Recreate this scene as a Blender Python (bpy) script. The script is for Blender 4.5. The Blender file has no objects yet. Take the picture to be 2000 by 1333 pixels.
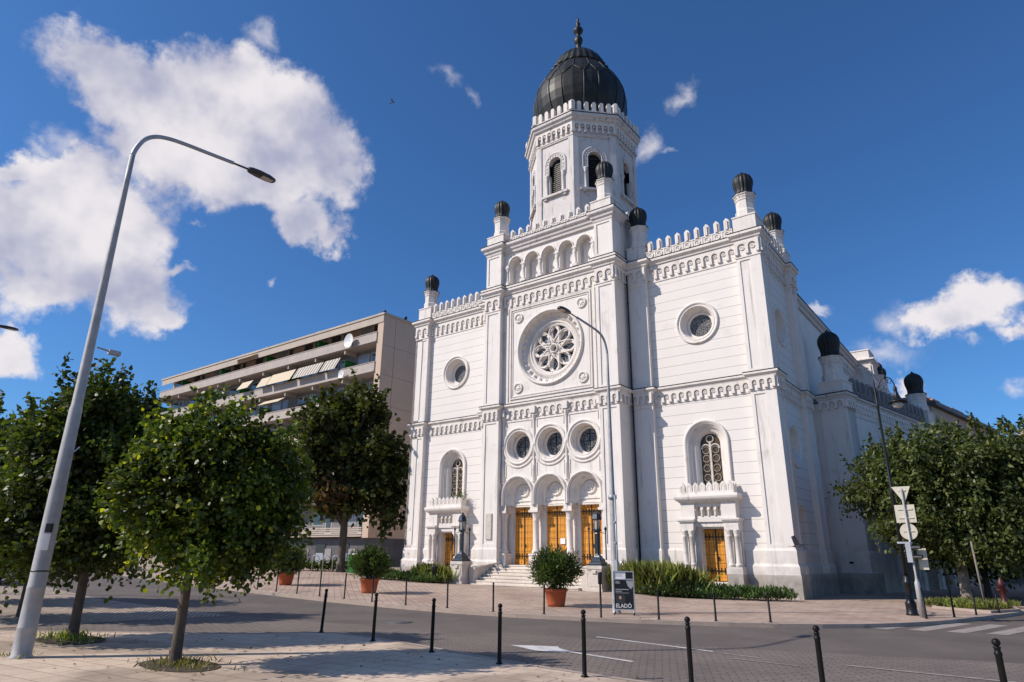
import bpy, bmesh, math, random
import numpy as np
from mathutils import Vector, Matrix, noise
from mathutils.geometry import delaunay_2d_cdt
R=math.radians; PI=math.pi; cos=math.cos; sin=math.sin
random.seed(7); rng=np.random.default_rng(11)
S=bpy.context.scene; C=S.collection
# ------------------------------------------------------------------ camera
cam=bpy.data.cameras.new('camera'); co=bpy.data.objects.new('camera',cam); C.objects.link(co)
cam.sensor_width=36; cam.lens=1276.77/2000*36; cam.clip_end=3000; cam.clip_start=.1
yaw,pit,rol=.6525,.3181,.0107
fw=Vector((-sin(yaw)*cos(pit),cos(yaw)*cos(pit),sin(pit))); rt=Vector((cos(yaw),sin(yaw),0)); up=rt.cross(fw)
r2=cos(rol)*rt+sin(rol)*up; u2=-sin(rol)*rt+cos(rol)*up
co.matrix_world=Matrix(((r2.x,u2.x,-fw.x,19.3548),(r2.y,u2.y,-fw.y,-29.6941),(r2.z,u2.z,-fw.z,1.6022),(0,0,0,1)))
S.camera=co
S.view_settings.view_transform='Standard'; S.view_settings.look='None'; S.view_settings.exposure=0; S.view_settings.gamma=1
# ------------------------------------------------------------------ sun
SAZ=R(41.5); SEL=R(38.3)          # light travels towards (sin,cos) of SAZ
tr=Vector((sin(SAZ)*cos(SEL),cos(SAZ)*cos(SEL),-sin(SEL)))
sl=bpy.data.lights.new('sun','SUN'); sl.energy=5.0; sl.angle=R(.5); sl.color=(1,.905,.81)
so=bpy.data.objects.new('sun',sl); C.objects.link(so); so.rotation_euler=tr.to_track_quat('-Z','Y').to_euler()
# ------------------------------------------------------------------ world: Nishita sky with clouds laid out by real direction
W=bpy.data.worlds.new('World'); S.world=W; W.use_nodes=True; nt=W.node_tree; N=nt.nodes; Lk=nt.links; N.clear()
def nn(t,**k):
    n=N.new(t)
    for a,b in k.items(): setattr(n,a,b)
    return n
def mth(op,a,b=None,c=None,clamp=False):
    n=nn('ShaderNodeMath',operation=op); n.use_clamp=clamp
    for i,x in enumerate((a,b,c)):
        if x is None: continue
        if isinstance(x,(int,float)): n.inputs[i].default_value=x
        else: Lk.new(x,n.inputs[i])
    return n.outputs[0]
out=nn('ShaderNodeOutputWorld'); bg=nn('ShaderNodeBackground'); Lk.new(bg.outputs[0],out.inputs[0]); bg.inputs[1].default_value=.088
sky=nn('ShaderNodeTexSky',sky_type='NISHITA'); sky.sun_disc=False; sky.sun_elevation=SEL; sky.sun_rotation=SAZ+PI
sky.air_density=1.0; sky.dust_density=.6; sky.ozone_density=3.0; sky.altitude=100
hs=nn('ShaderNodeHueSaturation'); hs.inputs['Saturation'].default_value=1.0; hs.inputs['Value'].default_value=1.0
skm=nn('ShaderNodeVectorMath',operation='MULTIPLY'); Lk.new(sky.outputs[0],skm.inputs[0]); skm.inputs[1].default_value=(.56,1.0,1.46); Lk.new(skm.outputs[0],hs.inputs['Color'])
tc=nn('ShaderNodeTexCoord'); D=tc.outputs['Generated']
def vnoise(vec,scale,detail,rough,off=(0,0,0),lac=2.0):
    mp=nn('ShaderNodeMapping'); mp.inputs['Location'].default_value=off; Lk.new(vec,mp.inputs[0])
    n=nn('ShaderNodeTexNoise'); n.inputs['Scale'].default_value=scale; n.inputs['Detail'].default_value=detail; n.inputs['Roughness'].default_value=rough; n.inputs['Lacunarity'].default_value=lac
    Lk.new(mp.outputs[0],n.inputs['Vector']); return n
def pixdir(px,py):
    d=fw*1+r2*((px-1000)/1276.77)-u2*((py-666.5)/1276.77); return d.normalized()
# warp direction a little so that the masks have billowy rims
wn=vnoise(D,11.0,6,.62,(3,1,2)); wv=nn('ShaderNodeVectorMath',operation='SUBTRACT'); Lk.new(wn.outputs['Color'],wv.inputs[0]); wv.inputs[1].default_value=(.5,.5,.5)
ws=nn('ShaderNodeVectorMath',operation='SCALE'); Lk.new(wv.outputs[0],ws.inputs[0]); ws.inputs['Scale'].default_value=.11
wa=nn('ShaderNodeVectorMath',operation='ADD'); Lk.new(D,wa.inputs[0]); Lk.new(ws.outputs[0],wa.inputs[1])
# cloud puffs: (centre given as the compass direction it lies in, angular half sizes along/up, tilt, weight)
PUFF=[(320,175,215,80,14,1.05),(180,135,85,38,25,.8),(450,220,200,105,20,1.05),(570,280,140,110,40,1.05),(470,335,200,85,5,1.0),(330,300,130,60,20,.8),(640,330,75,75,50,.8),(590,420,90,45,25,.8),(650,455,30,35,0,.6),
 (150,350,150,60,-10,.85),(60,450,180,110,0,1.0),(200,430,150,110,20,.95),(240,540,120,90,25,.95),(120,560,150,70,0,.9),(290,615,60,30,0,.7),(10,330,70,35,0,.7),(365,540,45,22,-15,.6),
 (10,700,75,50,10,.85),(380,425,40,18,10,.5),
 (1850,625,95,42,-12,.85),(1945,580,90,48,-10,.85),(1995,640,60,26,0,.6),(1790,760,45,26,0,.6),(1800,755,45,28,0,.55),
 (-300,420,260,160,0,.9),(2350,520,260,90,0,.8),(2600,760,200,60,0,.6)]
WISP=[(515,85,45,30,30,.9),(130,285,55,28,10,.8),(878,150,45,22,45,.8),(915,190,25,22,40,.9),(1342,200,32,26,0,1.0),(1265,285,34,45,0,1.1),(1310,298,28,10,0,.8),(520,560,16,12,0,1.0),(1590,605,28,14,0,1.1),(1760,640,60,28,10,.8),(1740,700,60,30,0,.9),(1985,745,40,26,0,1.0),(1905,668,30,14,0,.9),(1700,690,50,20,20,.6),(80,285,40,20,0,.8)]
def accum(L,pad=1.35):
    acc=None
    for px,py,a,b,t,w in L:
        d=pixdir(px,py)
        e1=pixdir(px+cos(R(t))*60,py+sin(R(t))*60)-d; e1=(e1-d*e1.dot(d)).normalized(); e2=d.cross(e1)
        sa=(pixdir(px+cos(R(t))*a,py+sin(R(t))*a)-d).length; sb=(pixdir(px-sin(R(t))*b,py+cos(R(t))*b)-d).length
        def dp(v):
            n=nn('ShaderNodeVectorMath',operation='DOT_PRODUCT'); Lk.new(wa.outputs[0],n.inputs[0]); n.inputs[1].default_value=v; return n.outputs['Value']
        x=mth('SUBTRACT',dp(e1/sa),e1.dot(d)/sa); y=dp(e2/sb)
        r=mth('SQRT',mth('ADD',mth('MULTIPLY',x,x),mth('MULTIPLY',y,y)))
        front=mth('GREATER_THAN',dp(d),.1)
        m=mth('MULTIPLY',mth('MULTIPLY',mth('SUBTRACT',pad,r),w),front)
        acc=m if acc is None else mth('SMOOTH_MAX',acc,m,.15)
    return acc
acc=accum(PUFF); acc2=accum(WISP,1.3)
hemi=nn('ShaderNodeSeparateXYZ'); Lk.new(D,hemi.inputs[0])
n1=vnoise(D,8,11,.62,(7,3,1)); n2=vnoise(D,8,4,.5,(7,3,1)); n3=vnoise(D,8,4,.5,(7+.10,3+.12,1-.16))
n4=vnoise(D,3.2,4,.5,(1,5,2))
def dens(n): return mth('ADD',mth('MULTIPLY',acc,1.0),mth('MULTIPLY',mth('SUBTRACT',n.outputs['Fac'],.5),1.9))
dn=dens(n1)
mr=nn('ShaderNodeMapRange',interpolation_type='SMOOTHSTEP'); Lk.new(dn,mr.inputs[0]); mr.inputs[1].default_value=.14; mr.inputs[2].default_value=.60
dn2=mth('ADD',acc2,mth('MULTIPLY',mth('SUBTRACT',n1.outputs['Fac'],.5),2.4))
mrb=nn('ShaderNodeMapRange',interpolation_type='SMOOTHSTEP'); Lk.new(dn2,mrb.inputs[0]); mrb.inputs[1].default_value=.15; mrb.inputs[2].default_value=1.5
fac=mth('MAXIMUM',mth('MULTIPLY',mr.outputs[0],.96),mth('MULTIPLY',mrb.outputs[0],.62))
# sunlit and shaded sides of the billows, put into the cloud colour by offset noise
sh=mth('ADD',mth('MULTIPLY',mth('SUBTRACT',n2.outputs['Fac'],n3.outputs['Fac']),1.9),mth('MULTIPLY',mth('SUBTRACT',n1.outputs['Fac'],n4.outputs['Fac']),1.1))
mr2=nn('ShaderNodeMapRange',interpolation_type='SMOOTHSTEP'); Lk.new(mth('SUBTRACT',sh,mth('MULTIPLY',dn,.22)),mr2.inputs[0]); mr2.inputs[1].default_value=-.75; mr2.inputs[2].default_value=.25
cc=nn('ShaderNodeMix',data_type='RGBA'); cc.inputs[6].default_value=(4.6,4.8,6.5,1); cc.inputs[7].default_value=(10.0,9.5,9.7,1); Lk.new(mr2.outputs[0],cc.inputs[0])
mx=nn('ShaderNodeMix',data_type='RGBA'); Lk.new(fac,mx.inputs[0]); Lk.new(hs.outputs[0],mx.inputs[6]); Lk.new(cc.outputs[2],mx.inputs[7]); Lk.new(mx.outputs[2],bg.inputs[0])
# ------------------------------------------------------------------ materials
MAT={}
def mat(name,col,rough=.7,metal=0,var=.0,vs=3.,bump=0,bs=20.,spec=.5,dirt=None,ds=.6,streak=0,coat=0,lowz=0):
    m=bpy.data.materials.new(name); m.use_nodes=True; nt=m.node_tree; b=nt.nodes['Principled BSDF']; L=nt.links
    b.inputs['Roughness'].default_value=rough; b.inputs['Metallic'].default_value=metal; b.inputs['Specular IOR Level'].default_value=spec
    b.inputs['Base Color'].default_value=(*col,1)
    if coat: b.inputs['Coat Weight'].default_value=coat
    tc=nt.nodes.new('ShaderNodeTexCoord'); cur=None
    def noise_(s,det=5,ro=.6,sc=(1,1,1)):
        mp=nt.nodes.new('ShaderNodeMapping'); mp.inputs['Scale'].default_value=sc; L.new(tc.outputs['Object'],mp.inputs[0])
        n=nt.nodes.new('ShaderNodeTexNoise'); n.inputs['Scale'].default_value=s; n.inputs['Detail'].default_value=det; n.inputs['Roughness'].default_value=ro; L.new(mp.outputs[0],n.inputs['Vector']); return n.outputs['Fac']
    def mixc(f,a,c):
        x=nt.nodes.new('ShaderNodeMix'); x.data_type='RGBA'; L.new(f,x.inputs[0])
        if isinstance(a,tuple): x.inputs[6].default_value=(*a,1)
        else: L.new(a,x.inputs[6])
        x.inputs[7].default_value=(*c,1); return x.outputs[2]
    def ramp(f,a,b_):
        x=nt.nodes.new('ShaderNodeMapRange'); L.new(f,x.inputs[0]); x.inputs[1].default_value=a; x.inputs[2].default_value=b_; return x.outputs[0]
    if var:
        lo=tuple(c*(1-var) for c in col); hi=tuple(min(1,c*(1+var)) for c in col)
        cur=mixc(ramp(noise_(vs),.3,.7),lo,hi)
    if dirt: cur=mixc(ramp(noise_(ds,8,.7),.56,.80),cur or col,dirt)
    if streak: cur=mixc(ramp(noise_(1.0,6,.65,(5,5,.35)),.57,.60+streak),cur or col,dirt or (.4,.38,.35))
    if lowz:
        sp=nt.nodes.new('ShaderNodeSeparateXYZ'); L.new(tc.outputs['Object'],sp.inputs[0]); zr=nt.nodes.new('ShaderNodeMapRange'); L.new(sp.outputs[2],zr.inputs[0]); zr.inputs[1].default_value=lowz; zr.inputs[2].default_value=.7; zr.inputs[3].default_value=0; zr.inputs[4].default_value=1
        mm=nt.nodes.new('ShaderNodeMath'); mm.operation='MULTIPLY'; L.new(zr.outputs[0],mm.inputs[0]); L.new(ramp(noise_(2.2,7,.7,(1,1,.6)),.38,.62),mm.inputs[1])
        cur=mixc(mm.outputs[0],cur or col,dirt)
    if cur: L.new(cur,b.inputs['Base Color'])
    if bump:
        bp=nt.nodes.new('ShaderNodeBump'); bp.inputs['Strength'].default_value=bump; bp.inputs['Distance'].default_value=.02; L.new(noise_(bs,6,.65),bp.inputs['Height']); L.new(bp.outputs[0],b.inputs['Normal'])
    MAT[name]=m; return m
def brickmat(name,c1,c2,mort,bw,bh,rot=0,rough=.85,mortar=.006,var=.12,scalez=False,bump=.3,sq=1,patch=None,off=.5):
    m=mat(name,c1,rough); nt=m.node_tree; L=nt.links; b=nt.nodes['Principled BSDF']
    tc=nt.nodes.new('ShaderNodeTexCoord'); mp=nt.nodes.new('ShaderNodeMapping'); mp.inputs['Rotation'].default_value=(0,0,rot)
    L.new(tc.outputs['Object'],mp.inputs[0]); bt=nt.nodes.new('ShaderNodeTexBrick'); bt.offset=off
    vec=mp.outputs[0]
    if scalez: mp.inputs['Rotation'].default_value=(R(90),0,0)
    L.new(vec,bt.inputs['Vector']); bt.inputs['Scale'].default_value=1; bt.inputs['Brick Width'].default_value=bw; bt.inputs['Row Height'].default_value=bh; bt.inputs['Mortar Size'].default_value=mortar
    bt.inputs['Color1'].default_value=(*c1,1); bt.inputs['Color2'].default_value=(*c2,1); bt.inputs['Mortar'].default_value=(*mort,1); bt.inputs['Mortar Smooth'].default_value=.3
    def ns(s,ro=.6,d=6):
        n=nt.nodes.new('ShaderNodeTexNoise'); n.inputs['Scale'].default_value=s; n.inputs['Detail'].default_value=d; n.inputs['Roughness'].default_value=ro; L.new(tc.outputs['Object'],n.inputs['Vector']); return n.outputs['Fac']
    def mul(colr,f,lo,hi):
        r=nt.nodes.new('ShaderNodeMapRange'); L.new(f,r.inputs[0]); r.inputs[1].default_value=.3; r.inputs[2].default_value=.7; r.inputs[3].default_value=lo; r.inputs[4].default_value=hi
        x=nt.nodes.new('ShaderNodeVectorMath'); x.operation='SCALE'; L.new(colr,x.inputs[0]); L.new(r.outputs[0],x.inputs['Scale']); return x.outputs[0]
    c=mul(bt.outputs['Color'],ns(.55),1-var,1+var); c=mul(c,ns(7,.7),1-var*.7,1+var*.7); c=mul(c,ns(60,.7),1-var*.8,1+var*.8)
    st=ns(1.7,.75,9); r=nt.nodes.new('ShaderNodeMapRange'); L.new(st,r.inputs[0]); r.inputs[1].default_value=.60; r.inputs[2].default_value=.70; r.inputs[3].default_value=1; r.inputs[4].default_value=.68
    x=nt.nodes.new('ShaderNodeVectorMath'); x.operation='SCALE'; L.new(c,x.inputs[0]); L.new(r.outputs[0],x.inputs['Scale']); c=x.outputs[0]
    if patch:
        r=nt.nodes.new('ShaderNodeMapRange'); L.new(ns(.35,.55,3),r.inputs[0]); r.inputs[1].default_value=.52; r.inputs[2].default_value=.6
        x=nt.nodes.new('ShaderNodeMix'); x.data_type='RGBA'; x.blend_type='MULTIPLY'; L.new(r.outputs[0],x.inputs[0]); L.new(c,x.inputs[6]); x.inputs[7].default_value=(*patch,1); c=x.outputs[2]
    L.new(c,b.inputs['Base Color'])
    bp=nt.nodes.new('ShaderNodeBump'); bp.inputs['Strength'].default_value=bump; bp.inputs['Distance'].default_value=.01; bp.invert=True; L.new(bt.outputs['Fac'],bp.inputs['Height']); L.new(bp.outputs[0],b.inputs['Normal'])
    return m
mat('plaster',(.72,.67,.62),.75,var=.035,vs=.8,dirt=(.46,.41,.37),ds=.9,streak=.12,lowz=2.4,bump=.15,bs=14)
mat('plaster_trim',(.70,.645,.59),.75,var=.05,vs=2,dirt=(.36,.31,.27),ds=1.6,streak=.12,lowz=1.8,bump=.15,bs=18)
mat('plaster_old',(.62,.575,.545),.8,var=.08,vs=1.5,dirt=(.25,.21,.19),ds=1.5,streak=.10,bump=.3,bs=12)
# rusticated wall: thin darker course lines, coloured on the flat wall, every 0.48 m
rm=mat('rustic',(.73,.68,.63),.75,var=.03,vs=.9,dirt=(.60,.555,.52),ds=.9)
def rustic(m):
    nt=m.node_tree; L=nt.links; b=nt.nodes['Principled BSDF']; tc=nt.nodes.new('ShaderNodeTexCoord'); sp=nt.nodes.new('ShaderNodeSeparateXYZ'); L.new(tc.outputs['Object'],sp.inputs[0])
    def mt(op,a,bb): 
        n=nt.nodes.new('ShaderNodeMath'); n.operation=op
        for i,x in enumerate((a,bb)):
            if isinstance(x,(int,float)): n.inputs[i].default_value=x
            else: L.new(x,n.inputs[i])
        return n.outputs[0]
    fr=mt('ABSOLUTE',mt('SUBTRACT',mt('FRACT',mt('DIVIDE',sp.outputs[2],.50),0),.5),0)
    g=mt('LESS_THAN',fr,.022)
    old=b.inputs['Base Color'].links[0].from_socket
    x=nt.nodes.new('ShaderNodeMix'); x.data_type='RGBA'; L.new(g,x.inputs[0]); L.new(old,x.inputs[6]); x.inputs[7].default_value=(.36,.33,.32,1); L.new(x.outputs[2],b.inputs['Base Color'])
rustic(rm)
mat('sheet_clad',(.22,.215,.21),.7,var=.2,vs=2,dirt=(.09,.085,.08),ds=1.5,streak=.12)
mat('stone',(.42,.38,.34),.85,var=.15,vs=2,dirt=(.24,.21,.18),ds=1.1,lowz=1.0,streak=.15,bump=.4,bs=14)
mat('stone_light',(.58,.52,.45),.8,var=.12,vs=2.5,dirt=(.36,.31,.27),ds=1.3,bump=.35,bs=16)
mat('copper_dark',(.014,.014,.012),.5,spec=.35,metal=.0,var=.5,vs=1.8,dirt=(.05,.052,.042),ds=1.3,streak=.2,bump=.3,bs=6)
mat('iron',(.012,.012,.014),.4,metal=.3,var=.3,vs=8,bump=.1)
mat('iron_blue',(.035,.045,.06),.35,metal=.4,var=.3,vs=8,bump=.2)
mat('bollard_black',(.0035,.0035,.004),.5,spec=.25,var=.4,vs=10,dirt=(.02,.018,.016),ds=6,bump=.05,bs=40)
mat('galv',(.36,.35,.34),.55,metal=.15,var=.15,vs=5,dirt=(.24,.24,.24),ds=4,bump=.15,bs=40)
mat('galv_far',(.36,.38,.41),.5,metal=.3,var=.15,vs=5)
mat('lamp_dark',(.05,.05,.05),.4,metal=.3,var=.2,vs=6)
mat('lamp_glass',(.45,.42,.36),.15,var=.1,spec=.8)
mat('clear_glass',(.5,.55,.55),.08,spec=.9)
mat('sign_back',(.52,.48,.38),.5,metal=.2,var=.1,vs=6,dirt=(.35,.31,.25),ds=5)
mat('terracotta',(.42,.10,.035),.75,var=.15,vs=5,dirt=(.30,.09,.045),ds=5,bump=.2)
mat('soil',(.06,.045,.03),.95,var=.3,vs=12,bump=.6)
mat('concrete',(.46,.385,.315),.85,var=.08,vs=1.2,dirt=(.34,.30,.27),ds=.8,streak=.25,bump=.2)
mat('concrete_warm',(.54,.41,.31),.88,var=.06,vs=.5,dirt=(.48,.36,.27),ds=.4,streak=.15,bump=.15)
mat('concrete_band',(.43,.37,.33),.85,var=.1,vs=2,dirt=(.30,.28,.26),ds=1.5,streak=.15,bump=.2)
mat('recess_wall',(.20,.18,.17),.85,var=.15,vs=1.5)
mat('dark_stone',(.085,.08,.085),.6,var=.25,vs=1.2,bump=.1)
mat('panel_stone',(.27,.24,.24),.6,var=.12,vs=2)
mat('pane',(.03,.035,.04),.08,spec=.9,var=.3,vs=.7)
mat('pane_light',(.30,.33,.36),.25,var=.2,vs=.6)
mat('green_glass',(.02,.16,.02),.2,var=.2,vs=3)
mat('awning_pale',(.60,.54,.45),.85,var=.06,vs=4)
mat('awning',(.60,.50,.36),.85,var=.06,vs=4)
mat('white_paint',(.75,.75,.75),.4,var=.04,vs=6)
mat('frame_grey',(.5,.5,.5),.5)
mat('roof_dark',(.09,.08,.08),.7,var=.2,vs=2)
mat('roof_tile',(.26,.10,.06),.8,var=.25,vs=3,bump=.3)
mat('chimney',(.42,.25,.17),.9,var=.2,vs=6,bump=.3)
mat('cream',(.55,.45,.32),.85,var=.06,vs=1)
mat('bark',(.10,.075,.055),.95,var=.35,vs=6,bump=1.0,bs=22)
mat('bark_pale',(.22,.18,.15),.9,var=.3,vs=5,bump=.8,bs=18)
mat('hydrant_shade_red',(.06,.008,.006),.5,var=.2,vs=8)  # red darkened to stand in for the shade on the hydrant
mat('black_print',(.008,.008,.010),.35)
mat('grey_print',(.32,.32,.33),.5)
mat('green_print',(.01,.10,.06),.5)
mat('skin_print',(.45,.28,.2),.6)
mat('plastic_dark',(.03,.032,.035),.5,var=.2,vs=8)
mat('car_silver',(.45,.47,.50),.25,metal=.6,coat=.6)
mat('tyre',(.012,.012,.012),.9)
mat('red_lens',(.35,.02,.01),.2)
mat('amber_lens',(.5,.2,.02),.2)
mat('pigeon',(.07,.07,.085),.8,var=.4,vs=30)
mat('wood_grey',(.20,.17,.14),.9,var=.2,vs=8)
mat('paint_line',(.55,.54,.52),.7,var=.25,vs=4,dirt=(.20,.19,.185),ds=6)
mat('paint_worn',(.29,.255,.23),.8,var=.3,vs=5,dirt=(.17,.155,.15),ds=4)
mat('kerb',(.36,.285,.235),.85,var=.12,vs=3,dirt=(.2,.165,.14),ds=2,bump=.3)
mat('asphalt',(.118,.096,.083),.85,var=.22,vs=.5,dirt=(.165,.138,.12),ds=.35,bump=.5,bs=160)
mat('ground_mat',(.16,.14,.12),.95,var=.2,vs=.2)
brickmat('slabs',(.52,.405,.31),(.60,.475,.36),(.28,.20,.15),.60,.40,R(-7),mortar=.011,var=.17,patch=(.66,.65,.64))
brickmat('pavers',(.36,.285,.225),(.47,.38,.30),(.12,.09,.07),.235,.118,R(34),mortar=.017,var=.2,bump=.8)
brickmat('pavers_lane',(.155,.124,.106),(.18,.145,.124),(.10,.078,.066),.24,.125,R(-25),mortar=.014,var=.2,bump=.9)
brickmat('far_paving',(.38,.28,.22),(.44,.33,.26),(.24,.175,.13),.52,.26,R(38),mortar=.016,var=.16,patch=(.84,.8,.78))
brickmat('step_stone',(.60,.535,.46),(.65,.58,.50),(.36,.31,.26),1.35,.5,0,mortar=.008,var=.12)
dm=brickmat('door_wood',(.66,.265,.020),(.73,.31,.028),(.36,.13,.012),.105,.16,0,rough=.45,mortar=.007,var=.10,scalez=True,bump=.4,off=0)
def glassmat(name,c1,c2,edge,scale,leadw=.06):
    m=mat(name,c1,.32,spec=.35); nt=m.node_tree; L=nt.links; b=nt.nodes['Principled BSDF']
    tc=nt.nodes.new('ShaderNodeTexCoord'); v=nt.nodes.new('ShaderNodeTexVoronoi'); v.inputs['Scale'].default_value=scale; L.new(tc.outputs['Object'],v.inputs['Vector'])
    v2=nt.nodes.new('ShaderNodeTexVoronoi'); v2.feature='DISTANCE_TO_EDGE'; v2.inputs['Scale'].default_value=scale; L.new(tc.outputs['Object'],v2.inputs['Vector'])
    sp=nt.nodes.new('ShaderNodeSeparateColor'); L.new(v.outputs['Color'],sp.inputs[0])
    x=nt.nodes.new('ShaderNodeMix'); x.data_type='RGBA'; L.new(sp.outputs[0],x.inputs[0]); x.inputs[6].default_value=(*c1,1); x.inputs[7].default_value=(*c2,1)
    lt=nt.nodes.new('ShaderNodeMath'); lt.operation='LESS_THAN'; L.new(v2.outputs['Distance'],lt.inputs[0]); lt.inputs[1].default_value=leadw
    y=nt.nodes.new('ShaderNodeMix'); y.data_type='RGBA'; L.new(lt.outputs[0],y.inputs[0]); L.new(x.outputs[2],y.inputs[6]); y.inputs[7].default_value=(*edge,1); L.new(y.outputs[2],b.inputs['Base Color'])
glassmat('lead_glass',(.012,.013,.016),(.06,.062,.07),(.26,.24,.22),9,.06)
glassmat('brown_glass',(.035,.022,.010),(.12,.075,.03),(.03,.025,.02),7,.04)
glassmat('rose_glass',(.05,.07,.10),(.13,.16,.20),(.04,.04,.05),3,.02)
def leafmat(name,c1,c2,c3,trans=.35,rough=.5,f3=.88):
    m=bpy.data.materials.new(name); m.use_nodes=True; nt=m.node_tree; L=nt.links; b=nt.nodes['Principled BSDF']; o=nt.nodes['Material Output']
    g=nt.nodes.new('ShaderNodeNewGeometry'); r=nt.nodes.new('ShaderNodeValToRGB'); L.new(g.outputs['Random Per Island'],r.inputs[0])
    e=r.color_ramp.elements; e[0].color=(*c1,1); e[1].color=(*c3,1); e[0].position=0; e[1].position=1; k=e.new(.5); k.color=(*c2,1); k=e.new(f3); k.color=(*c2,1)
    tc=nt.nodes.new('ShaderNodeTexCoord'); n=nt.nodes.new('ShaderNodeTexNoise'); n.inputs['Scale'].default_value=1.1; L.new(tc.outputs['Object'],n.inputs['Vector'])
    mr=nt.nodes.new('ShaderNodeMapRange'); L.new(n.outputs['Fac'],mr.inputs[0]); mr.inputs[1].default_value=.35; mr.inputs[2].default_value=.65; mr.inputs[3].default_value=.55; mr.inputs[4].default_value=1.55
    s=nt.nodes.new('ShaderNodeVectorMath'); s.operation='SCALE'; L.new(r.outputs[0],s.inputs[0]); L.new(mr.outputs[0],s.inputs['Scale'])
    L.new(s.outputs[0],b.inputs['Base Color']); b.inputs['Roughness'].default_value=rough; b.inputs['Specular IOR Level'].default_value=.35
    t=nt.nodes.new('ShaderNodeBsdfTranslucent'); s2=nt.nodes.new('ShaderNodeVectorMath'); s2.operation='MULTIPLY'; L.new(s.outputs[0],s2.inputs[0]); s2.inputs[1].default_value=(1.5,1.6,.5); L.new(s2.outputs[0],t.inputs[0])
    mx=nt.nodes.new('ShaderNodeMixShader'); mx.inputs[0].default_value=trans; L.new(b.outputs[0],mx.inputs[1]); L.new(t.outputs[0],mx.inputs[2]); L.new(mx.outputs[0],o.inputs[0]); MAT[name]=m
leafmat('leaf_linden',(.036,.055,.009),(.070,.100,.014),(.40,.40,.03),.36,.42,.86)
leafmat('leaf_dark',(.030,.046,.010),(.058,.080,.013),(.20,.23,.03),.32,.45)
leafmat('leaf_far',(.034,.046,.010),(.060,.072,.016),(.13,.12,.03),.30,.55)
leafmat('leaf_brown',(.09,.05,.02),(.13,.075,.03),(.15,.10,.04),.25,.8)
leafmat('leaf_right',(.046,.066,.020),(.084,.102,.030),(.20,.21,.07),.30,.45)
leafmat('leaf_oleander',(.032,.060,.014),(.065,.10,.025),(.15,.17,.05),.25,.5)
leafmat('leaf_juniper',(.028,.060,.012),(.055,.10,.02),(.10,.15,.035),.2,.7)
leafmat('leaf_grass',(.12,.15,.03),(.20,.22,.06),(.40,.34,.16),.38,.7)
leafmat('leaf_dry',(.20,.15,.07),(.14,.13,.045),(.30,.22,.11),.3,.8)
leafmat('leaf_yellow',(.15,.15,.03),(.24,.21,.05),(.12,.16,.04),.3,.8)
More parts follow.
